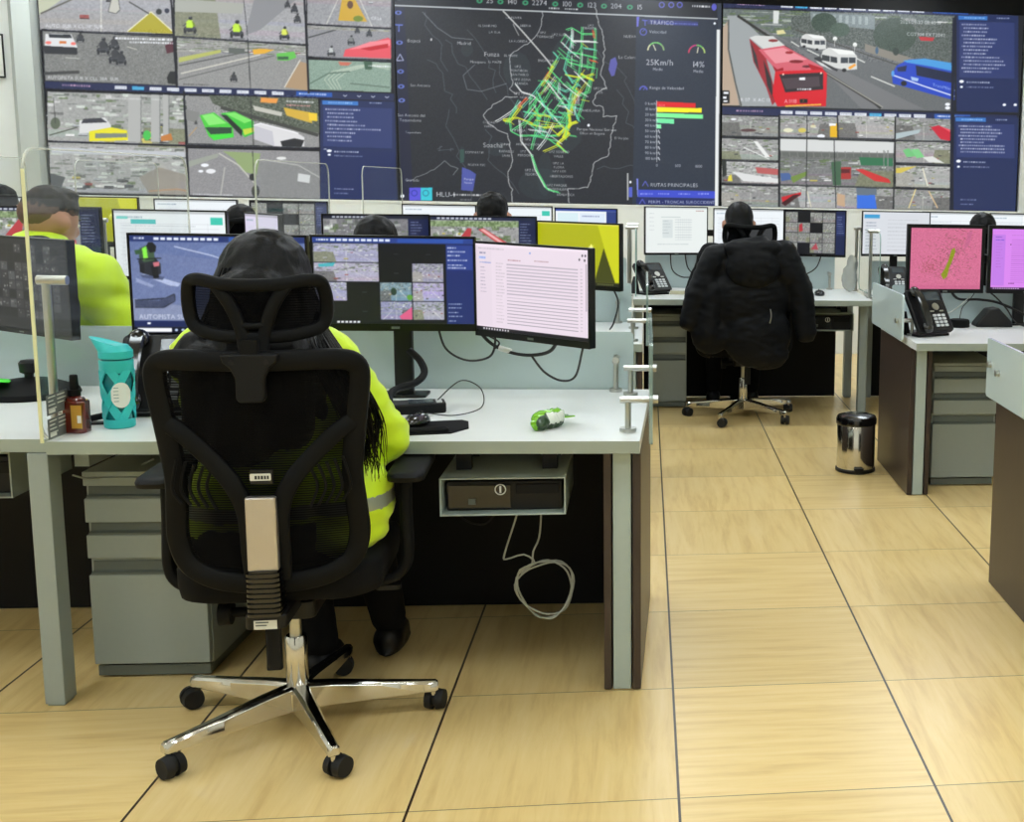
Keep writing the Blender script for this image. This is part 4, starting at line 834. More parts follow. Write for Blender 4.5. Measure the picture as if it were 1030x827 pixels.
# ------------------------------------------------------------------ furniture
TOPZ = .715
def square_leg(t, x, y, w=.05, d=.06, z=.665):
    m = MB(); m.box(x-w/2, x+w/2, y-d/2, y+d/2, .006, z); m.box(x-w/2+.004, x+w/2-.004, y-d/2+.004, y+d/2-.004, 0, .006)
    return m.build('leg', 'steel', t, bevel=.002, smooth=False)
def make_desk(x0, x1, yf, label, left=None, right=None, inset=.05, rear=True, group=None, turn=0., shared=0.):
    """left/right: 'panel' (wood cheek with steel post), 'leg' or None"""
    xc = (x0+x1)/2; hw = (x1-x0)/2; t = thing('desk', label, 'desk', (xc, yf, 0), turn, group)
    m = MB(); m.box(-hw+.001, hw-.001, .0025, .80, TOPZ-.033, TOPZ); m.build('tabletop', 'top', t, smooth=False)
    m = MB(); m.box(-hw+.001, hw-.001, 0, .0025, TOPZ-.033, TOPZ); m.build('front_edge_band', 'top_edge', t, smooth=False)
    yl = inset+.03
    for s, k in ((-1, left), (1, right)):
        if k == 'panel':
            e = s*hw
            m = MB(); m.box(min(e, e-s*.022), max(e, e-s*.022), yl-.03, .8, .004, TOPZ-.036); m.build('end_panel', 'wood', t, bevel=.001, smooth=False)
            m = MB(); m.box(min(e-s*.08, e-s*.1), max(e-s*.08, e-s*.1), yl-.028, .78, .004, TOPZ-.036); m.build('inner_panel', 'wood', t, bevel=.001, smooth=False)
            m = MB(); a, b = sorted((e-s*.0265, e-s*.0755)); m.box(a, b, yl-.026, yl+.03, .002, TOPZ-.04); m.build('leg', 'steel_light', t, bevel=.003, smooth=False)
            m = MB(); m.box(a, b, .72, .77, .002, TOPZ-.04); m.build('leg', 'steel_light', t, bevel=.003, smooth=False)
        elif k == 'leg':
            square_leg(t, s*(hw-.03+(shared if s < 0 else 0)), (.055 if shared else yl+.06), z=.68); square_leg(t, s*(hw-.03+(shared if s < 0 else 0)), .72, z=.68)
    m = MB(); m.box(-hw+.06, hw-.11, .735, .75, .004, TOPZ-.035); m.build('modesty_panel', 'black_panel', t, smooth=False)
    m = MB(); m.box(-hw+.06, hw-.11, .60, .64, TOPZ-.083, TOPZ-.034); m.build('crossbar', 'steel', t, smooth=False)
    if left == 'leg': m = MB(); m.box(-hw+.012, -hw+.048, .11, .72, TOPZ-.09, TOPZ-.034); m.build('side_rail', 'steel', t, smooth=False)
    return t
TW = R(-2.2)   # the front row stands slightly askew to the floor grid
desk_main = make_desk(-1.577, -.09, .53+.045, 'white desk in front where the long-haired woman in lime jacket sits', 'leg', 'panel', turn=TW, shared=.065)
desk_aleft = make_desk(-3.10, -1.580, .53+.103+.029, 'white desk at left edge, left of the desk with the turquoise bottle', None, None, rear=False, turn=TW)
desk_b = make_desk(-1.625, -.09, 2.46, 'white desk of the second row carrying the lime-yellow screen', 'leg', 'panel')
desk_bleft = make_desk(-3.16, -1.631, 2.46, 'white desk of the second row where the short-haired man sits', 'leg', None)
desk_c = make_desk(-.15, 1.285, 4.42, 'white desk at the aisle end, behind the chair with the black jacket', 'leg', 'leg', inset=.1)
desk_cl = make_desk(-1.66, -.156, 4.42, 'white third-row desk left of the aisle, under the city map', 'leg', None)
desk_cl2 = make_desk(-3.17, -1.666, 4.42, 'white third-row desk far left, under the left wall display', 'leg', None)
desk_cl3 = make_desk(-4.6, -3.176, 4.42, 'white third-row desk at the far left corner', 'leg', None)
desk_cr = make_desk(1.36, 2.9, 4.42, 'white third-row desk at the far right, behind the pink-map screen', 'leg', 'leg')
desk_r = make_desk(1.105, 2.7, 2.50, 'white desk right of the aisle with desk phone and pink-map screen', 'panel', 'leg', inset=.1)
desk_rn = make_desk(1.14, 2.7, .60, 'white desk at the right edge behind the brown end panel', 'panel', 'leg', inset=.02)

def pedestal(x, y, w, label, rx=0.):
    """steel drawer unit; x centre, y of the front"""
    t = thing('drawer_pedestal', label, 'drawer cabinet', (x, y, 0), rx); h = w/2
    m = MB(); m.box(-h, h, .022, .5, .035, .588); m.box(-h, h, .002, .03, .574, .588); m.build('body', 'steel', t, bevel=.002, smooth=False)
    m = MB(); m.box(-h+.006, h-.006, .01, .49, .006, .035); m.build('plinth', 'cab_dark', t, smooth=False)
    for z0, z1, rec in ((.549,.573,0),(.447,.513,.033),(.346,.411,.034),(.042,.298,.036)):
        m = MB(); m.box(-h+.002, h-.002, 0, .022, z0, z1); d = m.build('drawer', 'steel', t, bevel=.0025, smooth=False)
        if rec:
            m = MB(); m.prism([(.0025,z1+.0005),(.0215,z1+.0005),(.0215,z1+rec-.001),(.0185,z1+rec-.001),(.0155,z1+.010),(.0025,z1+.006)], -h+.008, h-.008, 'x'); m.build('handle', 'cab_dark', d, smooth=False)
    m = MB(); m.cyl((h-.03,-.001,.561),(h-.03,.003,.561),.006); m.build('lock', 'brushed', t)
    return t
ped = pedestal(-1.432, .797, .31, 'grey drawer cabinet under the front desk, left of the woman', TW)
pedestal(.06, 4.78, .235, 'grey drawer cabinet under the aisle-end desk, left of the black jacket')
pedestal(1.408, 2.76, .31, 'grey drawer cabinet under the desk with the pink-map screen')

def tray(x, y, z0, w, h, d, label, comp, tone='steel_light', seal=True):
    t = thing('computer_tray', label, 'tray', (x, y, z0)); a = w/2
    m = MB(); m.box(-a,a,0,d,0,.004); m.box(-a,-a+.004,0,d,.004,h); m.box(a-.004,a,0,d,.004,h); m.box(-a,a,0,d,h,h+.003)
    m.build('shell', tone, t, smooth=False)
    zt = TOPZ-.034-z0
    for s in (-1,1):
        for q in (.10,.26): MB().box(s*a*.7-.02, s*a*.7+.02, q, q+.03, h+.003, zt).build('bracket', 'black', t, smooth=False)
    c = thing('desktop_computer', comp, 'computer', (x, y+.02, z0+.0045)); b = a-.012
    m = MB(); m.rbox(-b, b, .02, d-.03, 0, h-.02, .004, 'y'); m.build('case', 'black', c, bevel=.002)
    m = MB(); m.box(-b*.96, b*.1, .013, .0198, .008, h-.03); m.build('front_panel', 'black_gloss', c, smooth=False)
    m = MB(); m.box(b*.2, b*.95, .014, .0198, h*.45, h*.72); m.build('disc_slot', 'charcoal', c, bevel=.001, smooth=False)
    m = MB(); m.box(-b*.62, -b*.5, .009, .0128, .018, .034); m.build('port', 'cab_dark', c, smooth=False)
    if seal:
        m = MB(); m.tube([(-.01+.014*math.cos(q*PI/10), .007, h*.6+.014*math.sin(q*PI/10)) for q in range(20)], .0016, 6, True); m.box(-.0125,-.0075,.0055,.009,h*.6-.009,h*.6+.009); m.build('emblem', 'white', c)
    return t
tray(-.455, .62, .499, .33, .1, .33, 'light grey metal tray holding a computer under the front desk', 'black flat desktop computer in the tray under the front desk')
tray(-1.93, .76, .53, .38, .12, .33, 'light grey computer tray under the desk at the left edge', 'flat computer in the tray under the left edge desk', 'steel')
tray(1.05, 4.62, .507, .30, .105, .33, 'grey-rimmed computer tray right of the black jacket', 'black flat computer in the tray right of the black jacket')

# frosted screens between rows
def frosted(x0, x1, y, label, z0=.675, z1=.905, th=.008, posts=(), group=None, turn=0.):
    t = thing('frosted_glass_screen', label, 'glass screen', ((x0+x1)/2, y, z0), turn, group)
    h = (x1-x0)/2; m = MB(); m.rbox(-h, h, -th/2, th/2, 0, z1-z0, .012, 'y'); m.build('glass', 'frost', t, smooth=False)
    for px in posts:
        q = px-(x0+x1)/2
        m = MB(); m.cyl((q,-.05,TOPZ-z0),(q,-.05,TOPZ-z0+.01),.021,None,24); m.cyl((q,-.05,TOPZ-z0+.01),(q,-.05,TOPZ-z0+.1),.0085); m.cyl((q,-.066,TOPZ-z0+.105),(q,-.006,TOPZ-z0+.105),.0105); m.ell((q,-.05,TOPZ-z0+.1),(.012,.012,.012)); m.build('standoff_bracket', 'brushed', t)
    return t
frosted(-3.06, -1.60, 1.49, 'pale frosted glass screen at the back of the left edge desk', posts=(-2.2,-2.8), turn=TW)
frosted(-1.56, -.115, 1.385, 'pale frosted glass screen behind the three monitors of the front desk', posts=(-.17,), turn=TW)
frosted(-1.6, -.145, 3.275, 'pale frosted glass screen at the back of the second-row desk', posts=(-.21,))
frosted(-3.1, -1.66, 3.275, 'pale frosted glass screen behind the short-haired man\'s desk', posts=(-1.9,-2.8))
frosted(-.08, 1.17, 5.235, 'pale frosted glass screen behind the black-jacket desk', z1=.935, posts=(1.13,))
frosted(-1.6, -.2, 5.235, 'pale frosted glass screen of the third-row desk under the map', posts=(-.6,-1.3))
frosted(1.4, 2.85, 5.235, 'pale frosted glass screen at the far right desk', posts=(1.7,2.6))
frosted(1.16, 2.7, 3.315, 'pale frosted glass screen behind the pink-map and purple screens', posts=(1.3,2.5))

# end screens: clear or frosted glass held off the desk side
def end_screen(x, y0, y1, z0, z1, label, material, by, sd, bz=None, r=.012):
    """pane in the y-z plane at x; brackets at y positions 'by' on desk side sd (-1: desk lies at smaller x)"""
    t = thing('glass_end_screen', label, 'glass screen', (x, (y0+y1)/2, z0)); h = (y1-y0)/2; yc = (y0+y1)/2
    m = MB(); m.rbox(-.005,.005,-h,h,0,z1-z0,r,'x'); m.build('glass', material, t, smooth=False)
    for q in by:
        z = (bz or TOPZ+.088)-z0; y = q-yc; b = sd*.062
        m = MB(); m.cyl((b,y,TOPZ-z0),(b,y,TOPZ-z0+.01),.023,None,24); m.cyl((b,y,TOPZ-z0+.01),(b,y,z),.0085)
        m.cyl((b+sd*.022,y,z),(-sd*.0055,y,z),.0095); m.cyl((-sd*.0055,y,z),(-sd*.02,y,z),.0115); m.build('standoff_bracket', 'brushed', t)
    return t
MT['edge_glass'] = mat('greenish_end_glass', (150,176,170), .12, alpha=.5, coat=.3)
end_screen(-.062, .56, 1.33, .70, .975, 'narrow glass end screen on the aisle side of the front desk', 'edge_glass', (.68,1.24), -1)
end_screen(-.070, 2.50, 3.26, .70, .965, 'narrow glass end screen on the aisle side of the second-row desk', 'edge_glass', (2.56,3.0), -1)
end_screen(1.085, 2.70, 3.42, .70, .91, 'frosted glass end screen beside the desk phone right of the aisle', 'frost', (2.78,), 1, TOPZ+.07)
t = end_screen(1.12, .62, 1.45, .672, .878, 'frosted glass end screen on the brown panel at the right edge', 'frost', (.8,1.3), 1, TOPZ+.06)
m = MB()
for y in (1.40,.70): m.cyl((-.018,y-1.035,.118),(.02,y-1.035,.118),.011)
m.build('glass_button', 'brushed', t)

# tall clear acrylic dividers on steel posts
def divider(x, y0, y1, z0, z1, label, posts, ph=1.118, side=1, cream=True):
    t = thing('acrylic_divider', label, 'divider', (x, (y0+y1)/2, z0)); h = (y1-y0)/2; yc = (y0+y1)/2; H = z1-z0
    m = MB(); m.prism(rrect(-h+.0045, h-.0045, .0045, H-.0045, .05, 6), -.003, .003, 'x'); m.build('pane', 'acrylic', t, smooth=False)
    m = MB(); rr = [(0, a, b) for a, b in rrect(-h, h, 0, H, .054, 6)]; m.bar(rr, .005, .0062, (1,0,0), True); m.build('polished_edge', 'faint_edge' if cream else 'glass_edge', t)
    if cream: m = MB(); m.box(-.0035,.0035,-h-.0028,-h+.0022,.05,H-.05); m.build('front_edge', 'acrylic_edge' if y0 < 1 else 'faint_edge', t, smooth=False)
    for py in posts:
        b = side*.04; y = py-yc
        m = MB(); m.cyl((b,y,TOPZ-z0),(b,y,TOPZ-z0+.008),.02,None,24); m.cyl((b,y,TOPZ-z0+.008),(b,y,ph-z0),.0105); m.cyl((b+side*.02,y,ph-z0),(-side*.012,y,ph-z0),.0125); m.build('steel_post', 'brushed', t)
    return t
dv = divider(-1.574, .585, 1.63, .716, 1.446, 'clear acrylic divider between the front desk and the left edge desk', (.745,), 1.112, -1)
m = MB(); m.box(-.0035,.0035,-.5253,-.5203,-.0,.0499); m.build('front_edge', 'acrylic_edge', dv, smooth=False)
divider(-1.628, 2.50, 3.62, .72, 1.452, 'clear acrylic divider on the second row, right of the short-haired man', (2.7,))
divider(-1.663, 4.48, 5.58, .72, 1.452, 'clear acrylic divider on the third row, left of the map display', (4.7,))
divider(-3.168, 2.50, 3.95, .72, 1.452, 'clear acrylic divider left of the short-haired man', (2.7,))
divider(-3.173, 4.48, 5.6, .72, 1.452, 'clear acrylic divider at the far left of the third row', (4.7,))
divider(-.135, 4.5, 5.2, .72, 1.12, 'low clear divider on steel posts left of the white-form monitor', (4.62,5.1), 1.125, -1, False)
divider(1.33, 4.5, 5.2, .72, 1.12, 'low clear divider on steel posts right of the black-jacket desk', (4.6,5.1), 1.125, -1, False)
# the two black-and-white notices stuck on the front divider
for z, s_ in ((.805,0),(.744,1)):
    m = MB(); m.box(0,.0008,-.055,.055,-.026,.026)
    o = m.build('sticker', 'label_grey', None, smooth=False, loc=(-1.5705,.665,z)); tag(o, 'dark grey printed sticker on the front divider, ' + ('upper one' if not s_ else 'lower one'), 'sticker')
    m = MB()
    for k, (a, b) in enumerate(((-.046,-.01),(.0,.04),(-.046,-.02),(.0,.046),(-.046,-.012),(.0,.034),(-.046,-.006))): m.box(.0008,.0014,a,b,.018-(k//2)*.010,.0205-(k//2)*.010)
    m.box(.0008,.0014,-.046,-.014,-.021,-.013); m.build('print', 'paper', o, smooth=False)

# ------------------------------------------------------------------ monitors
def monitor(cv, x, y, z0, w, h, yaw, label, chin=.016, side=.007, stand='foot', asp=None, ysc=None):
    """x,y centre of the front face; z0 underside; yaw turns it about z (0 faces the viewer)"""
    t = thing('monitor', label, 'monitor', (x, y, TOPZ if stand == 'foot' else z0), yaw)
    b = z0-(TOPZ if stand == 'foot' else z0); a = w/2
    m = MB(); m.rbox(-a, a, .001, .022, b, b+h, .004, 'y'); m.rbox(-a*.72, a*.72, .022, .042, b+h*.12, b+h*.86, .02, 'y'); m.build('housing', 'screen_black', t, smooth=False)
    m = MB(); m.box(-a, a, -.002, .001, b, b+chin); m.box(-a, a, -.002, .001, b+h-side, b+h); m.box(-a, -a+side, -.002, .001, b+chin, b+h-side); m.box(a-side, a, -.002, .001, b+chin, b+h-side); m.build('bezel', 'screen_black', t, smooth=False)
    cv.mesh('screen', t, lambda u, v: (-a+side+(w-2*side)*u, 0, b+h-side-(h-side-chin)*v))
    m = MB(); m.box(-.012,.012,-.0026,-.002,b+chin*.3,b+chin*.62); m.build('maker_mark', 'cab_dark', t, smooth=False)
    if stand == 'foot':
        m = MB(); m.rbox(-.025,.025,.05,.075,.012,b+h*.5,.006,'z'); m.box(-.03,.03,.04,.06,b+h*.36,b+h*.56); m.build('neck', 'black', t)
        m = MB(); m.rbox(-.12,.12,-.02,.15,0,.012,.03,'z',6); m.build('foot', 'black', t, bevel=.002)
    return t
c_moto = pic_moto(); c_gridb = pic_grid_blue(); c_mail = pic_mail(); c_dark = pic_cctv_dark(); c_lime = pic_lime(); c_bus = pic_cctv_bus(); c_street = pic_cctv_street()
c_sheet = pic_sheet(); c_teal = pic_sheet(teal=True); c_blue = pic_sheet(blue=True); c_form = pic_form(); c_cg = pic_cctv_grey(); c_pink = pic_pink_map(); c_purple = pic_purple_mail(); c_fold = pic_folder(); c_lilac = pic_sheet(tint=(206,200,222))
mon1 = monitor(c_moto, -1.308, 1.10, .911, .495, .309, 0, 'front desk monitor showing a motorcyclist on a grey road', chin=.02, stand='arm')
mon2 = monitor(c_gridb, -.817, 1.10, .938, .472, .284, 0, 'middle front desk monitor with a grid of camera views on navy', chin=.022, stand='arm')
mon3 = monitor(c_mail, -.408, .955, .925, .470, .284, R(-41), 'front desk monitor turned left with a pale pink mail list', chin=.02, side=.006, stand='arm')
mon0 = monitor(c_dark, -1.895, 1.19, .915, .52, .285, R(-37), 'dark camera-grid monitor at the left edge behind the clear divider', chin=.014, stand='arm')
monitor(c_street, -1.262, 2.95, .93, .455, .300, R(18), 'second-row street camera monitor behind the front camera-grid monitor', stand='arm')
monitor(c_bus, -.80, 2.95, .93, .470, .300, R(4), 'second-row monitor showing a red bus on a camera view', stand='arm')
monitor(c_lime, -.378, 2.86, .912, .462, .300, R(-34), 'second-row monitor with a lime-yellow wallpaper and dark triangle', chin=.02, stand='arm')
monitor(c_teal, -2.115, 2.92, .93, .475, .305, R(-3), 'second-row monitor with a white page and teal buttons, right of the man')
monitor(c_lilac, -1.758, 2.98, .925, .35, .30, R(-50), 'second-row lilac-white monitor behind the long-haired woman\'s head')
monitor(c_bus, -2.66, 2.95, .935, .49, .305, R(6), 'second-row camera monitor in front of the short-haired man')
monitor(c_form, 0.117, 5.030, 0.941, 0.413, 0.305, R(14), 'third-row monitor with a white form, leftmost behind the black jacket', chin=.014, stand='arm')
monitor(c_sheet, 0.578, 5.050, 0.948, 0.456, 0.293, 0, 'third-row white monitor right behind the head above the black jacket', stand='arm')
monitor(c_cg, 1.001, 5.020, 0.941, 0.403, 0.300, R(-16), 'third-row camera-grid monitor right of the black jacket', stand='arm')
monitor(c_blue, -0.447, 5.000, 0.948, 0.394, 0.279, R(-10), 'third-row blue and white monitor above the lime-yellow screen')
monitor(c_teal, -0.872, 5.000, 0.948, 0.442, 0.286, 0, 'third-row white monitor below the map, right of the black hair')
monitor(c_sheet, -1.333, 5.000, 0.948, 0.442, 0.286, 0, 'third-row white monitor below the map\'s purple and teal badges')
monitor(c_cg, -2.212, 5.000, 0.948, 0.451, 0.293, 0, 'third-row camera monitor seen through the clear divider')
monitor(c_sheet, -2.741, 5.000, 0.948, 0.471, 0.293, 0, 'third-row white monitor under the left wall display')
monitor(c_lime, -3.288, 5.000, 0.948, 0.451, 0.298, 0, 'added third-row monitor standing in for a lime reflection, far left behind the man')  # added lime screen in place of the reflection in the front divider
monitor(c_sheet, -3.807, 5.000, 0.948, 0.451, 0.288, 0, 'third-row pale monitor at the far left edge')
monitor(c_fold, 1.534, 5.020, 0.948, 0.452, 0.293, 0, 'third-row folder list monitor half hidden by the pink-map screen')
monitor(c_sheet, 1.919, 5.110, 0.948, 0.384, 0.293, 0, 'third-row white monitor above the pink-map screen')
monitor(c_sheet, 2.370, 5.020, 0.948, 0.423, 0.293, 0, 'third-row white monitor above the purple screen')
monitor(c_pink, 1.378, 3.10, .885, .395, .335, R(3), 'squarish monitor showing a pink map with green streak', chin=.02, side=.018, stand='arm')
monitor(c_purple, 1.79, 3.10, .885, .395, .335, R(-3), 'squarish monitor showing a purple mail page at the right edge', chin=.02, side=.018, stand='arm')

def monitor_arm(x, y, xs, zc, zt, label, ym):
    """post on the desk with a crossbar that carries monitors"""
    t = thing('monitor_stand', label, 'monitor stand', (x, y, TOPZ))
    m = MB(); m.rbox(-.07,.07,-.05,.05,0,.008,.012,'z'); m.build('base_plate', 'black', t, bevel=.001)
    m = MB(); m.rbox(-.028,.028,-.016,.016,.008,zt-TOPZ,.006,'z'); m.build('post', 'black', t)
    m = MB(); m.box(min(xs)-x, max(xs)-x, -.045, -.018, zc-TOPZ-.02, zc-TOPZ+.02); m.build('crossbar', 'black', t, bevel=.003, smooth=False)
    for q, yy in zip(xs, ym):
        m = MB(); m.cyl((q-x, -.03, zc-TOPZ),(q-x, yy-y, zc-TOPZ),.012); m.build('mount', 'black', t)
    return t
monitor_arm(-.825, 1.25, (-1.308,-.817,-.41), 1.07, 1.16, 'black post with crossbar carrying the front desk monitors', (1.142,1.142,1.02))
monitor_arm(-2.20, 1.42, (-2.20,-1.895), 1.06, 1.16, 'black post at the left edge desk carrying the dark camera-grid monitor', (1.38,1.232))
monitor_arm(-.82, 3.12, (-1.262,-.80,-.378), 1.07, 1.14, 'black post carrying the second-row monitors', (2.992,2.992,2.902))
monitor_arm(.53, 5.15, (.117,.578,1.001), 1.08, 1.15, 'black post carrying the three monitors behind the black jacket', (5.072,5.092,5.062))
monitor_arm(1.80, 3.24, (1.378,1.79), 1.05, 1.12, 'black post carrying the pink-map and purple screens', (3.142,3.142))

# ------------------------------------------------------------------ office chair
def make_chair(name, label, loc, rz, base_turn=0., detail=True):
    t = thing(name, label, 'chair', loc, rz)
    yb = lambda z: -.215 - (z-.46)*.12
    # five-star base
    b = MB(); b.lathe([(.03,.05),(.036,.056),(.038,.1),(.03,.108)])
    base = b.build('star_base', 'chrome', t); base.rotation_euler.z = base_turn
    for k in range(5):
        a = R(6+72*k); d = V((math.cos(a), math.sin(a), 0)); s = V((-d.y, d.x, 0)); m = MB()
        rings = []
        for r_, hw, zt, zb in ((.02,.021,.118,.052),(.09,.019,.113,.054),(.2,.0155,.099,.056),(.3,.0135,.088,.057),(.333,.013,.085,.057),(.340,.010,.080,.060)):
            c = d*r_; rings.append([c+s*hw*.55+V((0,0,zt)), c+s*hw+V((0,0,zt-.008)), c+s*hw+V((0,0,zb)), c-s*hw+V((0,0,zb)), c-s*hw+V((0,0,zt-.008)), c-s*hw*.55+V((0,0,zt))])
        m.loft(rings); m.build('star_leg', 'chrome', base, bevel=.0015)
    for k in range(5):
        a = R(6+72*k); d = V((math.cos(a), math.sin(a), 0))
        m = MB(); c = d*.328; m.cyl(c+V((0,0,.045)), c+V((0,0,.068)), .0075); 
        sa = a+R((70,110,60,95,120)[k]); w = V((math.cos(sa), math.sin(sa), 0)); ax = V((-w.y, w.x, 0)); o = c+w*.012
        m.build('caster_stem', 'chrome', base)
        m = MB(); m.cyl(o+ax*.0055+V((0,0,.0275)), o+ax*.024+V((0,0,.0275)), .0275, .0245, 28); m.cyl(o-ax*.0055+V((0,0,.0275)), o-ax*.024+V((0,0,.0275)), .0275, .0245, 28); m.cyl(o-ax*.006+V((0,0,.03)), o+ax*.006+V((0,0,.03)), .02, .02, 20); m.ell(o+V((0,0,.036)), (.02,.02,.017))
        m.build('caster', 'rubber', base)
    m = MB(); m.lathe([(.024,.10),(.0265,.104),(.0265,.238),(.023,.244)]); m.build('column_sleeve', 'chrome', t)
    m = MB(); m.cyl((0,0,.244),(0,0,.335),.0145); m.build('gas_rod', 'brushed', t)
    m = MB(); m.rbox(-.075,.075,-.13,.12,.33,.375,.02,'z'); m.rbox(-.1,.1,-.09,.1,.375,.392,.02,'z'); m.build('mechanism', 'black', t, bevel=.004)
    m = MB(); m.cyl((-.145,-.10,.345),(-.118,-.10,.345),.031,.029,24); m.cyl((-.118,-.10,.345),(-.07,-.10,.345),.012); m.build('tension_knob', 'black_soft', t)
    m = MB(); m.cyl((.07,.02,.352),(.2,.05,.345),.006); m.rbox(.19,.25,.035,.065,.338,.35,.008,'z'); m.build('height_lever', 'black', t)
    m = MB(); m.rbox(-.02,.014,-.205,-.185,.235,.375,.006,'z'); m.build('tilt_lever', 'charcoal', t)
    # seat
    m = MB(); rings = []
    for z, k in ((.392,.90),(.40,.98),(.425,1.0),(.455,1.0),(.468,.96),(.474,.86)):
        rings.append([(x*k, y*k+.01, z - (.018 if y > .2 else 0) + (.012 if abs(x) > .2 and z > .45 else 0)) for x, y in rrect(-.232,.232,-.20,.25,.09,6)])
    m.loft(rings); m.build('seat', 'blackcloth', t, angle=60)
    # back frame
    out = [(0,.984),(.13,.986),(.190,.984),(.218,.972),(.226,.94),(.216,.86),(.203,.76),(.199,.70),(.205,.62),(.207,.56),(.190,.505),(.15,.474),(.09,.458),(0,.452)]
    out = [(x*.955, z) for x, z in out]; pts = out + [(-x, z) for x, z in reversed(out[1:-1])]
    curve = lambda x, z: (x, yb(z) + .045*(abs(x)/.23)**2, z)
    P = smooth_pts([curve(x, z) for x, z in pts], 4, True)
    m = MB(); m.bar(P, .046, .024, (0,1,0), True); m.build('back_frame', 'black_soft', t, angle=50)
    m = MB()
    for s in (-1, 1):
        q = smooth_pts([curve(s*.208,.845), curve(s*.165,.815), curve(s*.11,.76), (s*.062,yb(.70)-.006,.70), (s*.036,yb(.63)-.012,.63), (s*.033,yb(.52)-.012,.52), (s*.03,yb(.47)-.01,.468)], 5)
        m.bar(q, .040, .02, (0,1,0))
    m.build('back_yoke', 'black_soft', t, angle=50)
    # mesh panel
    m = MB(); n = 11; ring = []
    full = [(x*.95, .73+(z-.73)*.965) for x, z in pts]
    top = [p for p in smooth_pts([(x, z, 0) for x, z in full], 3, True)]
    cx = m.bm.verts.new((0, yb(.73), .73)); vs = [m.v((p[0], yb(p[1])+.04*(abs(p[0])/.23)**2, p[1])) for p in top]; mid = [m.v((p[0]*.5, yb(.73+(p[1]-.73)*.5)+.01*(abs(p[0])/.23)**2, .73+(p[1]-.73)*.5)) for p in top]
    for i in range(len(vs)):
        j = (i+1) % len(vs); m._f([vs[i], vs[j], mid[j], mid[i]]); m._f([mid[i], mid[j], cx])
    o = m.build('mesh_panel', 'mesh', t); 
    for s in (-1, 1):   # lumbar slats
        m = MB()
        for k in range(5):
            a0 = .1+.018*k
            m.bar(smooth_pts([(s*(a0), yb(.66)-.012+.01, .64+.004*k), (s*(a0+.018), yb(.69)+.0, .69), (s*(a0+.004), yb(.74)+.0, .735+.006*k)], 4), .006, .008, (0,1,0))
        m.build('lumbar_slats', 'black_soft', t)
    m = MB(); m.rbox(.004-.022,.004+.022,yb(.71)-.030,yb(.71)-.028,.712,.728,.002,'y'); tg = m.build('tag', 'paper', t, smooth=False)
    if detail:
        m = MB()
        for k, (a, b_) in enumerate(((-.012,-.007),(-.005,-.001),(.001,.006),(.008,.012),(.014,.018))): m.box(.004+a,.004+b_,yb(.71)-.0304,yb(.71)-.03,.7155,.7235)
        m.build('tag_print', 'ink', tg, smooth=False)
    m = MB(); m.box(-.018,.030,yb(.71)-.028,yb(.71)-.02,.704,.736); m.build('tag_holder', 'black', t, smooth=False)
    # spine plate, bellows
    m = MB(); m.rbox(-.033,.033,yb(.58)-.045,yb(.58)-.02,.500,.672,.006,'z'); sp = m.build('spine_plate', 'silver', t, bevel=.003)
    m = MB()
    for k in range(9):
        z = .395+k*.0118; m.rbox(-.037 if k%1==0 else 0,.037,-.285,-.215,z,z+.007,.012,'z'); m.rbox(-.032,.032,-.28,-.22,z+.007,z+.0118,.012,'z')
    m.build('bellows', 'black_gloss', t)
    m = MB(); m.rbox(-.045,.045,-.275,-.10,.362,.395,.015,'z'); lw = m.build('lower_bracket', 'black', t, bevel=.003)
    m = MB(); m.box(-.024,.026,-.2775,-.2765,.364,.385); lb = m.build('maker_label', 'paper', lw, smooth=False)
    m = MB(); m.box(-.02,.008,-.278,-.2775,.379,.382); m.box(-.02,.004,-.278,-.2775,.372,.375); m.build('label_print', 'label_grey', lb, smooth=False)
    # head rest
    m = MB(); zz = yb(.95)
    m.prism([(-.06,1.004),(.06,1.004),(.055,.985),(.040,.972),(.030,.95),(.030,.905),(.024,.896),(-.024,.896),(-.030,.905),(-.030,.95),(-.040,.972),(-.055,.985)], zz-.036, zz-.012, 'y')
    br = m.build('headrest_bracket', 'charcoal', t, bevel=.004)
    for s in (-1,1): m = MB(); m.cyl((s*.036,zz-.0375,.986),(s*.036,zz-.034,.986),.006,None,12); m.build('screw', 'black', br)
    hc = lambda x, z: (x, -.268 + .065*(abs(x)/.15)**2 - (z-1.1)*.15, z)
    hp = [(0,1.152),(.06,1.154),(.11,1.162),(.134,1.158),(.142,1.142),(.146,1.11),(.143,1.075),(.130,1.052),(.09,1.040),(.05,1.036),(0,1.034)]
    hp = hp + [(-x, z) for x, z in reversed(hp[1:-1])]
    m = MB(); m.bar(smooth_pts([hc(x,z) for x,z in hp], 4, True), .028, .018, (0,1,0), True); hr = m.build('headrest', 'black_soft', t, angle=50)
    m = MB()
    for s in (-1,1): m.bar(smooth_pts([hc(s*.072,1.150), hc(s*.046,1.11), hc(s*.026,1.055), (s*.017, hc(0,1.0)[1]-.012, 1.0), (s*.016, zz-.026, .975)], 4), .027, .016, (0,1,0))
    m.bar([hc(-.028,1.062), hc(0,1.06), hc(.028,1.062)], .014, .014, (0,1,0)); m.box(-.018,.018,zz-.034,zz-.016,.985,1.035)
    m.build('headrest_support', 'black_soft', hr, angle=50)
    m = MB(); ps = smooth_pts([(x*.95, 1.095+(z-1.095)*.94, 0) for x, z in hp], 3, True); c0 = m.v(hc(0,1.095)); r_ = [m.v(tuple(V(hc(p[0],p[1]))+V((0,.006,0)))) for p in ps]
    for i in range(len(r_)): m._f([r_[i], r_[(i+1)%len(r_)], c0])
    m.build('headrest_mesh', 'mesh', hr)
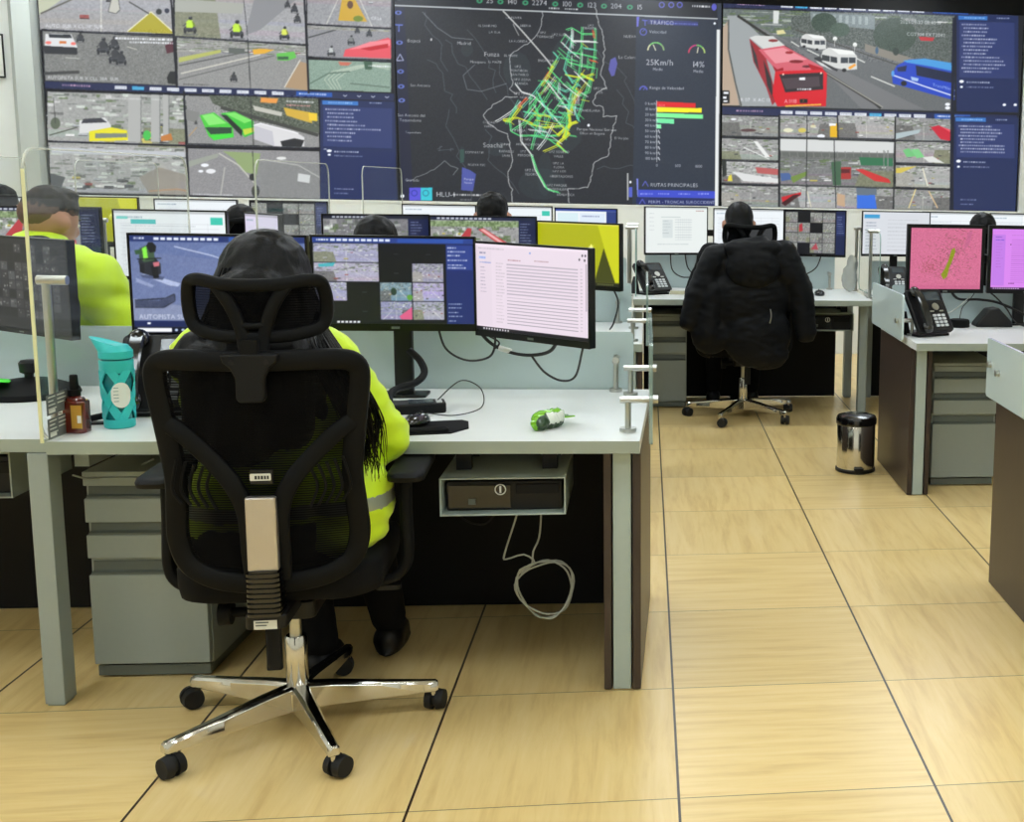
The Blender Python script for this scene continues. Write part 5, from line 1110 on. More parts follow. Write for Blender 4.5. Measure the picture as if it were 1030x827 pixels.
    # arms
    for s in (-1, 1):
        m = MB(); m.bar(smooth_pts([(s*.14,-.02,.386),(s*.22,-.02,.384),(s*.262,-.015,.405),(s*.278,-.01,.45),(s*.276,-.005,.55),(s*.276,0,.648)], 5), .055, .026, (s*-1,0,.001)); ar = m.build('armrest', 'black_soft', t, angle=50)
        m = MB(); rings = []
        for z, k in ((.648,.88),(.652,.97),(.664,1.),(.672,.95),(.676,.84)):
            rings.append([(s*.285+x*k, .06+y*k, z) for x, y in rrect(-.045,.045,-.15,.14,.03,5)])
        m.loft(rings); m.build('arm_pad', 'charcoal', ar, angle=60)
    return t
chair = make_chair('office_chair', 'black mesh office chair with chrome base under the long-haired woman in front', (-.952,.458,0), R(3.), R(1.5))
n0 = set(bpy.data.objects)
chair_c = make_chair('office_chair', 'black mesh office chair draped with a black jacket by the aisle desk', (.505,4.46,0), R(3), R(17), False)
def chair_copy(loc, rz, label):
    c = copy_tree(chair_c); c.location = loc; c.rotation_euler = (0,0,rz); c['label'] = label; return c
chair_copy((-2.17,2.0,0), R(-10), 'black office chair under the short-haired man in the lime jacket')
chair_copy((-1.1,2.05,0), 0, 'black office chair of the person hidden behind the front monitors')
chair_copy((-.92,4.12,0), 0, 'black office chair of the person below the map display')
chair_copy((-2.22,4.05,0), 0, 'black office chair of the person below the left wall display')
chair_copy((-3.38,4.05,0), 0, 'black office chair of the far left dark-haired person')
chair_copy((1.95,4.2,0), 0, 'black office chair of the person behind the purple screen')
# ------------------------------------------------------------------ people
def person(label, loc, rz, s=1., hair='short', top='navy', legs='blackcloth', skin='skin', vox=.016, arms=None, headrot=(0,0), lean=.0, feet=None, wide=1., wr=None, band=False, hairmat='hair', male=False, topname='jacket'):
    t = thing('person', label, 'person', loc, rz); t.scale = (s,s,s)
    hx, hy, hz = .0, .07+lean, 1.145
    hd = V((hx,hy,hz)); yaw, pitch = headrot
    HR = Matrix.Rotation(yaw,3,'Z') @ Matrix.Rotation(-pitch,3,'X')
    H = lambda x, y, z: hd + HR @ V((x,y,z))
    arms = arms or {}
    AR = {}
    for q in (-1,1):
        a = arms.get(q, {}); sh = V((q*.165*wide, .02+lean*.8, .955)); el = V(a.get('el', (q*.25, .12, .72))); wri = V(a.get('wr', (q*.16, .34, .755))); hn = V(a.get('hn', (q*.13, .43, .745)))
        AR[q] = (sh, el, wri, hn)
    ft = feet or {-1: (-.12,.42), 1: (.12,.40)}
    # body: one continuous surface
    b = MB()
    b.cap((0,0,.53),(0,.01,.62),.13,.125); b.ell((-.06,-.01,.52),(.11,.12,.09)); b.ell((.06,-.01,.52),(.11,.12,.09))
    b.cap((0,.01,.62),(0,.03+lean*.6,.86),.115,.125); b.ell((0,.03+lean*.7,.87),(.16*wide,.1,.13)); b.cap((-.13*wide,.02+lean*.8,.95),(.13*wide,.02+lean*.8,.95),.055)
    b.cap((0,.03+lean*.9,.98),(0,.06+lean,1.08),.052,.047)
    b.ell(H(0,0,.01),(.076,.094,.105)); b.ell(H(0,.028,-.045),(.058,.066,.066)); b.ell(H(0,.062,-.085),(.028,.026,.022))
    b.cap(H(0,.092,.012),H(0,.106,-.028),.009,.014); b.ell(H(0,.078,-.055),(.026,.02,.014))
    for q in (-1,1): b.ell(H(q*.087,-.006,-.014),(.015,.024,.034),(0,0,R(-30)*q))
    for q in (-1,1):
        sh, el, wri, hn = AR[q]
        b.cap(sh, el, .048, .038); b.cap(el, wri, .038, .025)
        d = (hn-wri).normalized(); b.cap(wri, wri+d*.05, .024, .030)
        side = V((0,0,1)).cross(d).normalized(); pal = wri+d*.075; b.ell(pal, (.036,.036,.016))
        for k in range(4):
            o = side*(k-1.5)*.019; L = (.062,.074,.070,.054)[k if q < 0 else 3-k]
            p0 = pal+o+d*.018; p1 = p0+d*L*.5+V((0,0,.004)); p2 = p1+d*L*.45-V((0,0,.012)); b.cap(p0,p1,.0088,.008); b.cap(p1,p2,.008,.0068)
        th = pal - side*q*-.026 if False else pal+side*(.03 if q < 0 else -.03)*-1
        b.cap(pal+side*(q*-.0)+side*(-q)*.028*-1, pal+side*q*.046+d*.035-V((0,0,.006)), .011, .008)
    for q in (-1,1):
        fx, fy = ft[q]; kn = V((q*.10+(fx-q*.1)*.4, .40, .50)); an = V((fx, fy+.02, .09))
        b.cap((q*.085,.0,.53), kn, .082, .058); b.cap(kn, an, .055, .036); b.cap(an, (fx, fy+.14, .035), .034, .026)
    blob(b, 'body', skin, t, voxel=vox if vox < .012 else .014, it=3)
    # trousers
    b = MB(); b.cap((0,-.01,.53),(0,0,.62),.14,.135); b.ell((-.07,-.02,.525),(.12,.13,.095)); b.ell((.07,-.02,.525),(.12,.13,.095))
    for q in (-1,1):
        fx, fy = ft[q]; kn = V((q*.10+(fx-q*.1)*.4, .40, .50)); an = V((fx, fy+.02, .11)); b.cap((q*.09,0,.535), kn, .09, .066); b.cap(kn, an, .066, .05)
    blob(b, 'trousers', legs, t, voxel=.016, it=4, wr=(.004,9,(1,1,1)))
    for q in (-1,1):
        fx, fy = ft[q]; b = MB(); b.cap((fx,fy+.01,.05),(fx,fy+.15,.035),.045,.035); b.ell((fx,fy+.08,.02),(.045,.13,.02)); blob(b, 'shoe', 'black', t, voxel=.01, it=3)
    # jacket or shirt
    b = MB(); lw = 1.0
    b.cap((0,0,.60),(0,.03+lean*.6,.86),.150,.150); b.ell((0,.02+lean*.7,.85),(.195*wide,.135,.16)); b.ell((.0,.0,.62),(.215*wide,.17,.12)); b.cap((-.14*wide,.02+lean*.8,.95),(.14*wide,.02+lean*.8,.95),.072); b.cap((0,.02+lean*.85,.98),(0,.045+lean*.95,1.05),.078,.068)
    for x in arms.get('extra', []): b.ell(*x)
    for q in (-1,1):
        sh, el, wri, hn = AR[q]; b.cap(sh, el, .074, .066); b.cap(el, el+(wri-el)*.92, .064, .043)
    fb = None; mats = [top, 'reflective', 'hivis_seam']
    if band:
        def fb(c):
            if abs(c.x) < .30 and c.y < .3 and .588 < c.z < .622: return 1
            return 0
    j = blob(b, topname, mats, t, voxel=max(vox,.011), it=5, wr=wr or (.006,8,(1,1,1.6)), faceband=fb)
    # hair
    b = MB()
    if hair == 'short':
        b.ell(H(0,-.012,.035),(.082,.098,.090)); b.ell(H(0,-.035,-.0),(.078,.078,.085)); b.ell(H(0,.035,.075),(.06,.05,.035))
        o = blob(b, 'hair', hairmat, t, voxel=.009, it=2, wr=(.004,30,(1,1,1)))
    elif hair == 'fade':
        b.ell(H(0,-.008,.040),(.0785,.0955,.080)); b.ell(H(0,-.034,.018),(.070,.074,.066)); b.ell(H(0,.01,.085),(.062,.07,.032))
        blob(b, 'hair', [hairmat,'hair_fade'], t, voxel=.006, it=2, wr=(.0025,40,(1,1,1)), faceband=lambda c: 1 if (HR.transposed() @ (c-hd)).z + mnoise.noise(c*90)*.012 < .035 else 0)
    elif hair == 'tied':
        b.ell(H(0,-.012,.03),(.084,.102,.094)); b.ell(H(0,-.05,-.01),(.08,.07,.085)); b.cap(H(0,-.09,-.02),H(0,-.10,-.16),.04,.022)
        blob(b, 'hair', hairmat, t, voxel=.009, it=3, wr=(.003,24,(1,1,.3)))
    elif hair == 'long':
        b.ell(H(0,-.01,.014),(.104,.112,.104)); b.ell(H(0,-.05,-.04),(.114,.09,.12)); b.cap(H(0,-.09,-.06),(-.01,-.115,.80),.10,.085); b.cap(H(-.06,-.06,-.08),(-.115,-.06,.93),.06,.05); b.cap((-.09,-.10,.95),(-.10,-.11,.80),.06,.045); b.cap((.08,-.09,.97),(.09,-.10,.80),.065,.05); b.cap((-.02,-.10,.86),(.0,-.09,.66),.075,.03); b.cap(H(.05,-.04,-.06),(.115,-.045,.88),.07,.045); b.cap(H(-.05,-.05,-.06),(-.075,-.05,.86),.065,.05)
        b.cap(H(.07,0,-.05),(.145,-.01,.93),.042,.032); b.cap((.115,-.045,.88),(.17,-.03,.78),.03,.012)
        b.cap((-.12,-.075,.985),(-.145,-.07,.95),.045,.04); blob(b, 'hair', hairmat, t, voxel=.008, it=4, wr=(.0045,38,(1,1,.12)))
        m = MB(); r = random.Random(3)
        for k in range(150):
            a = r.uniform(-.3,1); x0 = .07+.03*a; e = r.uniform(0,1)
            p = [H(x0*.9, -.02+.03*r.random(), .02+.03*r.random()), H(.108+.012*r.random(), -.04, -.07), V((.125+.085*max(e,0)**1.5, -.085+.02*r.random(), 1.012-.03*e)), V((.16+.095*e, -.105+.02*r.random(), .92)), V((.20+.08*e+r.uniform(-.01,.02), -.09+.03*r.random(), .82)), V((.225+.055*e+r.uniform(-.02,.02), -.075+.03*r.random(), r.uniform(.66,.76)))]
            P = smooth_pts(p, 4); m.tube(P, r.choice((.0012,.0018,.0026)), 4, False, [1.]*(len(P)-6)+[.9,.8,.65,.5,.35,.2])
        for k in range(40):
            x0 = r.uniform(-.10,.06); p = [H(x0*.7,-.11,.03), H(x0,-.135,-.07), V((x0-.01,-.12,.97)), V((x0-.01+r.uniform(-.02,.02),-.115,.84)), V((x0-.02+r.uniform(-.03,.03),-.11,r.uniform(.70,.78)))]
            P = smooth_pts(p, 4); m.tube(P, .0022, 4, False, [1.]*(len(P)-4)+[.8,.6,.4,.2])
        m.build('hair_strands', hairmat, t)
    # face details
    m = MB()
    for q in (-1,1): m.ell(H(q*.029,.0815,.0),(.0115,.006,.006))
    e = m.build('eyes', 'white', t); m = MB()
    for q in (-1,1): m.ell(H(q*.029,.0868,.0),(.0045,.0025,.0045))
    m.build('pupils', 'ink', e)
    m = MB()
    for q in (-1,1): m.tube([H(q*.014,.088,.018),H(q*.03,.087,.023),H(q*.045,.076,.018)],.003,6)
    m.build('eyebrows', hairmat, t)
    m = MB(); m.tube([H(-.02,.088,-.055),H(0,.096,-.054),H(.02,.088,-.055)],.0038,6); m.build('lips', mat('lips', (150,84,76), .5), t)
    return t

person('person with long black hair in a lime-yellow jacket, back turned, at the front desk', (-.995,.43,0), 0, 1., 'long', 'hivis', 'blackcloth', 'skin_light', .0105,
       arms={1: dict(el=(.255,.10,.735), wr=(.175,.36,.765), hn=(.15,.45,.755)), -1: dict(el=(-.165,.16,.76), wr=(-.13,.36,.765), hn=(-.11,.45,.755)),
             'extra': [((.17,.02,.60),(.125,.13,.11)), ((.13,.02,.53),(.15,.14,.075)), ((.17,.04,.80),(.085,.09,.13)), ((-.06,.0,.56),(.15,.14,.10))]},
       feet={-1: (.02,.30), 1: (.17,.47)}, wr=(.0105,9,(1,1,1.7)), band=True, wide=.84)
person('person with short faded hair in a lime-yellow jacket, leaning at the second-row desk', (-2.30,2.06,0), R(-26), 1.06, 'fade', 'hivis', 'navy', 'skin', .012,
       arms={1: dict(el=(.36,.13,.74), wr=(.26,.36,.78)), -1: dict(el=(-.26,.15,.73)), 'extra': [((0,.065,1.065),(.088,.092,.045)), ((.14,.05,.99),(.12,.09,.08)), ((-.14,.05,.99),(.12,.09,.08)), ((.24,.08,.92),(.09,.09,.12))]}, headrot=(R(-4), R(16)), lean=.04, wr=(.007,8,(1,1,1.6)), band=True, hairmat='hair_short', male=True, wide=1.2)
person('person with short black hair just showing above the front camera-grid monitor', (-1.1,2.12,0), 0, .985, 'short', 'navy', topname='shirt')
person('person with short black hair seated below the map display', (-.925,4.22,0), 0, 1.045, 'short', 'grey_cloth', topname='shirt')
person('person with dark hair seated at the third row below the left wall display', (-2.225,4.12,0), 0, .975, 'tied', 'navy', topname='shirt')
person('person with dark hair half hidden behind the man in lime', (-3.42,4.12,0), 0, 1.04, 'short', 'navy', topname='shirt')
person('person with tied black hair at the aisle desk, in the chair with the black jacket', (.475,4.48,0), 0, 1.02, 'tied', 'blackcloth', topname='shirt')
person('person with black hair just showing behind the purple screen', (1.95,4.4,0), 0, .99, 'short', 'navy', topname='shirt')

# black quilted jacket hung over the chair by the aisle desk
t = thing('hanging_jacket', 'black quilted hooded jacket draped over the office chair by the aisle desk', 'jacket', (.50,4.19,.33))
b = MB(); g = lambda x, y, z: (x-.50, y-4.19, z-.33)
b.ell(g(.50,4.15,.93),(.25,.075,.14)); b.ell(g(.50,4.13,.76),(.245,.07,.22)); b.ell(g(.55,4.12,.55),(.20,.065,.20)); b.ell(g(.60,4.12,.44),(.14,.06,.10)); b.cap(g(.35,4.15,1.0),g(.67,4.15,1.02),.062)
b.cap(g(.31,4.15,.98),g(.21,4.14,.76),.075,.072); b.cap(g(.21,4.14,.76),g(.165,4.13,.62),.07,.055); b.ell(g(.29,4.12,.54),(.115,.055,.105)); b.cap(g(.29,4.14,.8),g(.27,4.12,.55),.08,.07)
b.cap(g(.70,4.15,1.01),g(.80,4.14,.80),.078,.075); b.cap(g(.80,4.14,.80),g(.835,4.13,.56),.075,.062); b.cap(g(.66,4.14,.99),g(.72,4.13,.9),.08,.07)
jk = blob(b, 'shell', 'puffer', t, voxel=.011, it=5, wr=(.0055,11,(1,.6,2.4)))
b = MB(); b.ell(g(.52,4.075,.93),(.16,.045,.12)); b.cap(g(.40,4.10,1.03),g(.64,4.10,1.04),.045); b.cap(g(.39,4.10,1.03),g(.47,4.065,.86),.035,.03); b.cap(g(.66,4.10,1.03),g(.58,4.065,.86),.035,.03); b.cap(g(.42,4.13,1.05),g(.58,4.13,1.075),.035)
blob(b, 'hood', 'puffer', t, voxel=.010, it=4, wr=(.004,14,(1,.6,1.6)))
m = MB(); m.tube(smooth_pts([g(.62,4.055,.70),g(.625,4.052,.66),g(.618,4.055,.62)],4),.003,6); m.build('zip_pull', 'brushed', t)

# ------------------------------------------------------------------ things on and under the desks
def phone(loc, rz, label, s=1., tilt=42):
    """office telephone: wedge body leaning back on a stand, handset on the left"""
    t = thing('desk_phone', label, 'telephone', loc, rz); t.scale = (s,s,s)
    T = Matrix.Translation((0,-.055,.012)) @ Matrix.Rotation(R(tilt),4,'X')
    m = MB(); m.T = T; m.rbox(-.095,.095,0,.205,0,.022,.014,'z'); bd = m.build('body', 'black', t, bevel=.003)
    m = MB(); m.prism([(.03,.0),(.115,.0),(.115,.012),(.075,.10),(.055,.10),(.03,.02)], -.085,-.07,'x'); m.prism([(.03,.0),(.115,.0),(.115,.012),(.075,.10),(.055,.10),(.03,.02)], .07,.085,'x'); m.box(-.085,.085,-.05,.115,0,.010); m.build('stand', 'black', t, bevel=.001)
    m = MB(); m.T = T; m.rbox(-.005,.075,.148,.190,.022,.0245,.004,'z'); m.build('display', 'lcd', bd, smooth=False)
    m = MB(); m.T = T
    for r_ in range(4):
        for c in range(3): m.rbox(.004+c*.024, .022+c*.024, .022+r_*.016, .033+r_*.016, .022,.0255,.002,'z',2)
    m.build('keypad', 'key', bd, smooth=False)
    m = MB(); m.T = T; m.cyl((.036,.118,.022),(.036,.118,.026),.017,None,24); m.rbox(-.002,.02,.094,.100,.022,.0245,.002,'z',2); m.rbox(.05,.072,.094,.100,.022,.0245,.002,'z',2); m.build('navigation_key', 'brushed', bd)
    m = MB(); m.T = T; m.bar(smooth_pts([(-.055,.012,.038),(-.055,.05,.052),(-.055,.10,.056),(-.055,.15,.052),(-.055,.19,.038)],4), .036, .02, (0,0,1)); m.ell((-.055,.018,.034),(.026,.028,.018)); m.ell((-.055,.186,.034),(.026,.028,.018)); hs = m.build('handset', 'black_gloss', t)
    m = MB(); n = 60; P = [V((-.055,-.03,.018)) + V((-.02*math.sin(k/n*PI), -.03*math.sin(k/n*PI) + .0, .0)) + V((.006*math.cos(k*1.4), .006*math.sin(k*1.4)+.03*(k/n), -.004)) for k in range(n)]
    m.tube(P, .0018, 5); m.build('coiled_cord', 'cable', hs)
    return t
phone((-1.435,.985,TOPZ), R(6), 'black desk phone under the motorcyclist monitor, beside the turquoise bottle', 1.12, 58)
phone((1.222,2.80,TOPZ), R(26), 'black desk phone with pale keys beside the frosted end screen on the right', 1.08, 56)
phone((-.035,4.77,TOPZ), R(32), 'black desk phone on the aisle-end desk below the white-form monitor', 1.05, 48)
phone((1.50,4.9,TOPZ), R(0), 'black desk phone at the far right desk below the folder list monitor', .95, 50)

# turquoise bottle
t = thing('water_bottle', 'turquoise water bottle with spout lid standing on the front desk', 'bottle', (-1.475,.79,TOPZ))
m = MB(); m.lathe([(.030,.004),(.033,.008),(.034,.10),(.036,.182),(.034,.187),(.012,.187)]); m.build('glass_body', 'teal_dark', t)
m = MB()
m.lathe([(.034,0),(.0375,.003),(.0378,.024),(.0345,.0245),(.0335,.01)]); m.lathe([(.0385,.150),(.0405,.152),(.0412,.182),(.0385,.183)])
for a0 in range(4):
    for sgn in (1,-1):
        P = [V((.0375+.0028*k/14)*1. if False else 0,) if False else V(((.0366+.003*k/14)*math.cos(R(90*a0-60)+sgn*R(118)*(k/14)), (.0366+.003*k/14)*math.sin(R(90*a0-60)+sgn*R(118)*(k/14)), .022+.134*k/14)) for k in range(15)]
        rings = []
        for p in P:
            u = V((p.x,p.y,0)).normalized(); s_ = V((-u.y,u.x,0)); rings.append([p+s_*.012+u*.001, p-s_*.012+u*.001, p-s_*.012-u*.0022, p+s_*.012-u*.0022])
        m.loft(rings)
m.build('silicone_sleeve', 'teal', t, angle=60)
m = MB(); m.lathe([(.0385,.187),(.041,.189),(.041,.207),(.036,.213),(.03,.222),(.006,.226)]); m.build('cap', 'teal', t)
m = MB(); rings = []
for k in (0,.35,.7,1.):
    rings.append([(-.012*k+(.040+.011*k)*math.cos(2*PI*q/28), (.040-.014*k)*math.sin(2*PI*q/28), .205+.024*k-.30*k*(.040+.011*k)*math.cos(2*PI*q/28)) for q in range(28)])
rings.append([(-.012+.040*math.cos(2*PI*q/28), .017*math.sin(2*PI*q/28), .229-.30*.040*math.cos(2*PI*q/28)-.004) for q in range(28)])
m.loft(rings); m.build('spout', 'teal', t)
m = MB(); m.lathe([(.0335,.1865),(.0395,.1868),(.0395,.1885),(.0335,.189)]); m.build('seal_ring', 'teal_dark', t)
m = MB(); rings = []
for k in range(9):
    a = R(-100+8*k+10); hh = .034*math.sqrt(max(.05,1-((k-4)/4.3)**2)); rings.append([(.0425*math.cos(a),.0425*math.sin(a),.092-hh),(.0425*math.cos(a),.0425*math.sin(a),.092+hh),(.041*math.cos(a),.041*math.sin(a),.092+hh),(.041*math.cos(a),.041*math.sin(a),.092-hh)])
m.loft(rings); lb = m.build('round_label', 'white', t)
m = MB()
for k in range(5): a = R(-70); m.tube([(.0428*math.cos(R(-82+k*.0)),.0428*math.sin(R(-82)),.112-k*.009),(.0428*math.cos(R(-66)),.0428*math.sin(R(-66)),.112-k*.009)],.0007,4)
m.build('label_print', 'teal_dark', lb)

t = thing('dispenser_bottle', 'small amber glass bottle with black pump and gold label on the front desk', 'bottle', (-1.553,.722,TOPZ), R(-8)); t.scale = (1.15,1.15,1.22)
m = MB(); m.rbox(-.027,.027,-.02,.02,0,.07,.013,'z',6); m.lathe([(.023,.069),(.02,.076),(.012,.080)],sy=.85); m.build('glass', 'amber', t, bevel=.003)
m = MB(); m.lathe([(.0125,.080),(.0125,.093),(.010,.094)]); m.lathe([(.0085,.093),(.0095,.096),(.0085,.122),(.007,.125)]); m.build('spray_cap', 'black_soft', t)
m = MB(); m.box(.002,.0255,-.0212,-.0203,.012,.062); gl = m.build('gold_label', 'gold', t, smooth=False)
m = MB(); m.box(.016,.0245,-.0218,-.0212,.024,.04); m.build('label_patch', 'white', gl, smooth=False)
m = MB(); m.box(-.0265,-.017,-.0212,-.0203,.014,.058); wl = m.build('white_label', 'paper', t, smooth=False)
m = MB()
for k in range(5): m.box(-.0255,-.018,-.0216,-.0212,.02+k*.008,.022+k*.008)
m.build('label_print', 'ink', wl, smooth=False)

t = thing('stapler', 'small black stapler lying between the amber and turquoise bottles', 'stapler', (-1.535,.83,TOPZ), R(8))
m = MB(); m.rbox(-.04,.055,-.013,.013,0,.006,.008,'z'); m.build('base', 'black', t)
m = MB(); m.bar(smooth_pts([(-.038,0,.014),(0,0,.022),(.05,0,.028),(.058,0,.018)],4), .02, .016, (0,0,1)); m.build('arm', 'black_soft', t)

# mouse pad, mouse, scanner cradle
t = thing('mouse_pad', 'black mouse pad with raised wrist rest on the front desk', 'mouse pad', (-.66,.735,TOPZ), R(12))
m = MB(); m.prism([(-.10,-.08),(.05,-.085),(.10,-.03),(.105,.06),(.09,.085),(-.10,.085)], 0,.004,'z'); m.build('pad', 'blackcloth', t, bevel=.001)
m = MB(); m.cap((-.075,-.062,.006),(.035,-.066,.006),.012); m.build('wrist_rest', 'black_soft', t)
t = thing('computer_mouse', 'black computer mouse on the black mouse pad', 'mouse', (-.70,.76,TOPZ+.0045), R(70))
m = MB(); m.ell((0,0,.010),(.052,.031,.024)); m.bm.verts.ensure_lookup_table()
for v in m.bm.verts: v.co.z = max(v.co.z, 0)
m.build('shell', 'black_gloss', t)
m = MB(); m.cyl((.028,-.003,.028),(.028,.003,.028),.007); m.build('wheel', 'charcoal', t)
t = thing('radio_handset', 'dark grey handset lying beside the mouse pad, in front of the black post', 'handset', (-.745,.98,TOPZ), R(14))
m = MB(); m.rbox(-.085,.085,-.045,.035,0,.03,.012,'z'); m.build('body', 'charcoal', t, bevel=.004)
m = MB(); m.rbox(-.02,.05,-.035,.02,.03,.033,.006,'z'); m.build('display', 'lcd', t)
m = MB()
for k in range(4): m.rbox(.058,.074,-.036+k*.014,-.026+k*.014,.03,.034,.002,'z',2)
m.build('buttons', 'key', t, smooth=False)
m = MB(); m.tube(smooth_pts([(-.07,.03,.028),(-.065,.06,.045),(-.04,.10,.055),(.01,.14,.062),(.04,.18,.085),(.03,.215,.12),(.0,.235,.15)],6), .011, 10); o = m.build('cable_sleeve', 'charcoal', t)

t = thing('snack_wrapper', 'crumpled green and white foil wrapper on the front desk', 'wrapper', (-.345,.735,TOPZ), R(52)); t.scale = (1.1,1.15,1.35)
b = MB(); b.ell((0,0,.017),(.052,.026,.018),(.2,.1,0)); b.ell((.035,.004,.022),(.02,.022,.014)); b.ell((-.035,-.004,.014),(.022,.02,.014))
fbx = lambda c: 0 if c.y > -.012 else (1 if c.z > .012 and c.x > -.02 else 2)
o = blob(b, 'foil', ['wrapper','wrapper_white','wrapper_dark'], t, voxel=.003, it=1, wr=(.0035,60,(1,1,1)), faceband=fbx)
m = MB(); m.prism([(.048,-.018),(.072,-.026),(.066,-.012),(.074,0),(.066,.01),(.072,.024),(.048,.016)], .016,.019,'z'); m.build('crimped_end', 'wrapper', t, smooth=False)

# left edge desk: monitor base with knob, green card
t = thing('conference_microphone', 'black round base with short knob at the left edge desk', 'microphone', (-1.93,1.28,TOPZ))
m = MB(); m.lathe([(.13,0),(.135,.005),(.13,.018),(.10,.032),(.06,.048),(.02,.054)],n=40); m.build('base', 'black_soft', t)
m = MB(); m.lathe([(.012,.052),(.012,.066),(.024,.072),(.026,.10),(.02,.108),(.004,.109)]); m.build('knob', 'black', t)
t = thing('green_card', 'bright green paper at the left edge desk', 'paper', (-2.13,1.12,TOPZ))
m = MB(); m.box(-.10,.12,-.05,.06,.0,.0012); m.build('sheet', 'neon', t, smooth=False); t.location = (-2.075,1.20,TOPZ+.058); t.rotation_euler = (R(-4),R(6),R(20))
t.location.z = TOPZ+.062

# right desk: puck, wedge dock
t = thing('ring_holder', 'round black puck with cable on the right desk behind the phone', 'puck', (1.465,3.13,TOPZ))
m = MB(); m.lathe([(.05,0),(.053,.004),(.051,.012),(.053,.02),(.051,.034),(.045,.038),(.03,.036)],n=36); m.build('body', 'black_soft', t)
m = MB(); m.tube(smooth_pts([(.01,.03,.036),(.03,.06,.09),(.07,.07,.13),(.10,.06,.18)],5),.0022,6); m.build('cable', 'cable', t)
t = thing('speaker_dock', 'black wedge-shaped dock under the purple screen', 'dock', (1.645,3.17,TOPZ))
m = MB(); m.prism([(-.095,0),(.095,0),(.085,.03),(.02,.095),(-.03,.088),(-.09,.018)], -.05,.05,'y'); m.build('body', 'black', t, bevel=.006)

# mouse, tray paper on the aisle desk
t = thing('computer_mouse', 'black mouse at the right end of the aisle desk', 'mouse', (1.0,4.75,TOPZ))
m = MB(); m.ell((0,0,.012),(.034,.055,.024))
for v in m.bm.verts: v.co.z = max(v.co.z, 0)
m.build('shell', 'black_gloss', t); m = MB(); m.cyl((-.003,.03,.032),(.003,.03,.032),.006); m.build('wheel', 'charcoal', t)
t = thing('card_box', 'shallow cream box beside the desk phone on the aisle desk', 'box', (.165,4.80,TOPZ), R(-4))
m = MB(); m.box(-.09,.09,-.06,.06,0,.022); m.build('body', 'cream', t, bevel=.002, smooth=False); m = MB(); m.box(-.088,.088,-.058,.058,.022,.026); m.build('lid', 'white', t, smooth=False)
t = thing('plastic_bag', 'crumpled translucent bag behind the right end of the aisle desk', 'bag', (1.235,5.02,TOPZ))
b = MB(); b.ell((0,0,.09),(.05,.04,.09)); b.ell((.015,0,.18),(.035,.03,.06)); blob(b, 'film', 'clear_plastic', t, voxel=.008, it=2, wr=(.006,22,(1,1,.6)))

# pedal bin
t = thing('pedal_bin', 'small steel pedal bin with black lid on the floor by the right desk', 'bin', (.955,3.10,0))
m = MB(); m.lathe([(.092,.012),(.0935,.02),(.0935,.235),(.09,.24)],n=48); m.build('body', 'chrome', t)
m = MB(); m.lathe([(.094,0),(.099,.003),(.099,.016),(.094,.02)],n=48); m.build('base_ring', 'black', t)
m = MB(); m.lathe([(.097,.236),(.1,.24),(.1,.262),(.094,.276),(.07,.284),(.02,.287)],n=48); m.build('lid', 'black_gloss', t)
m = MB(); m.rbox(-.024,.024,-.112,-.085,.02,.032,.008,'z'); m.build('pedal', 'black', t)
m = MB(); rings = []
for k in range(9):
    a = R(-38+k*7.); rings.append([(.0945*math.cos(a),.0945*math.sin(a),.022),(.0945*math.cos(a),.0945*math.sin(a),.236),(.0925*math.cos(a),.0925*math.sin(a),.236),(.0925*math.cos(a),.0925*math.sin(a),.022)])
m.loft(rings); m.build('rear_panel', 'black_gloss', t)

# ------------------------------------------------------------------ cables
def cable(pts, r, label, m='cable', name='cable', n=6, group=None):
    b = MB(); c = V(pts[0]); b.tube([p-c for p in smooth_pts(pts, 8)], r, n); o = b.build(name, m, None, loc=c); return tag(o, label, 'cable', group)
cable([(-.70,1.12,.96),(-.68,1.14,.88),(-.62,1.15,.842),(-.55,1.14,.855),(-.53,1.12,.91),(-.54,1.12,.96)], .0035, 'thin black cable looping under the camera-grid monitor')
cable([(-.60,1.13,.97),(-.56,1.14,.925),(-.52,1.13,.90),(-.535,1.12,.88)], .003, 'short black cable hanging behind the camera-grid monitor')
cable([(-.60,1.14,.96),(-.55,1.14,.90),(-.49,1.12,.872),(-.42,1.08,.868),(-.36,1.06,.885),(-.33,1.02,.94)], .0055, 'thick black cable with white tape under the pale mail monitor')
cable([(-.42,1.08,.868),(-.38,1.06,.82),(-.33,1.05,.795),(-.285,1.0,.815),(-.26,.92,.90),(-.25,.88,.95)], .0035, 'black cable drooping lowest under the pale mail monitor')
b = MB(); b.cyl((-.018,.006,.006),(.018,-.004,-.004),.0085); o = b.build('cable_tape', 'white', None, loc=(-.502,1.125,.877)); tag(o, 'white tape wound round the thick monitor cable', 'tape')
cable([(-.68,.98,.75),(-.62,1.02,.80),(-.56,1.0,.78),(-.55,.94,.735),(-.62,.90,.719),(-.70,.92,.722)], .0018, 'thin grey wire looping beside the mouse pad')
cable([(-.24,2.80,.95),(-.20,2.84,.86),(-.22,2.88,.76),(-.24,2.95,.718)], .004, 'black cable hanging from the lime-yellow monitor')
cable([(.08,5.07,.96),(.09,5.06,.85),(.15,5.06,.80),(.25,5.08,.79),(.40,5.12,.719)], .004, 'black cable under the white-form monitor, left one')
cable([(.17,5.07,.96),(.19,5.06,.86),(.24,5.06,.815),(.32,5.08,.80),(.44,5.12,.719)], .004, 'black cable under the white-form monitor, right one')
cable([(1.05,5.03,.96),(1.02,5.05,.87),(.94,5.06,.82),(.82,5.08,.80),(.70,5.12,.719)], .004, 'black cable under the third-row camera-grid monitor')
cable([(1.42,3.16,.90),(1.47,3.18,.85),(1.58,3.2,.845),(1.68,3.2,.83),(1.80,3.18,.78),(1.88,3.15,.725)], .007, 'thick black cable sagging from the pink-map screen')
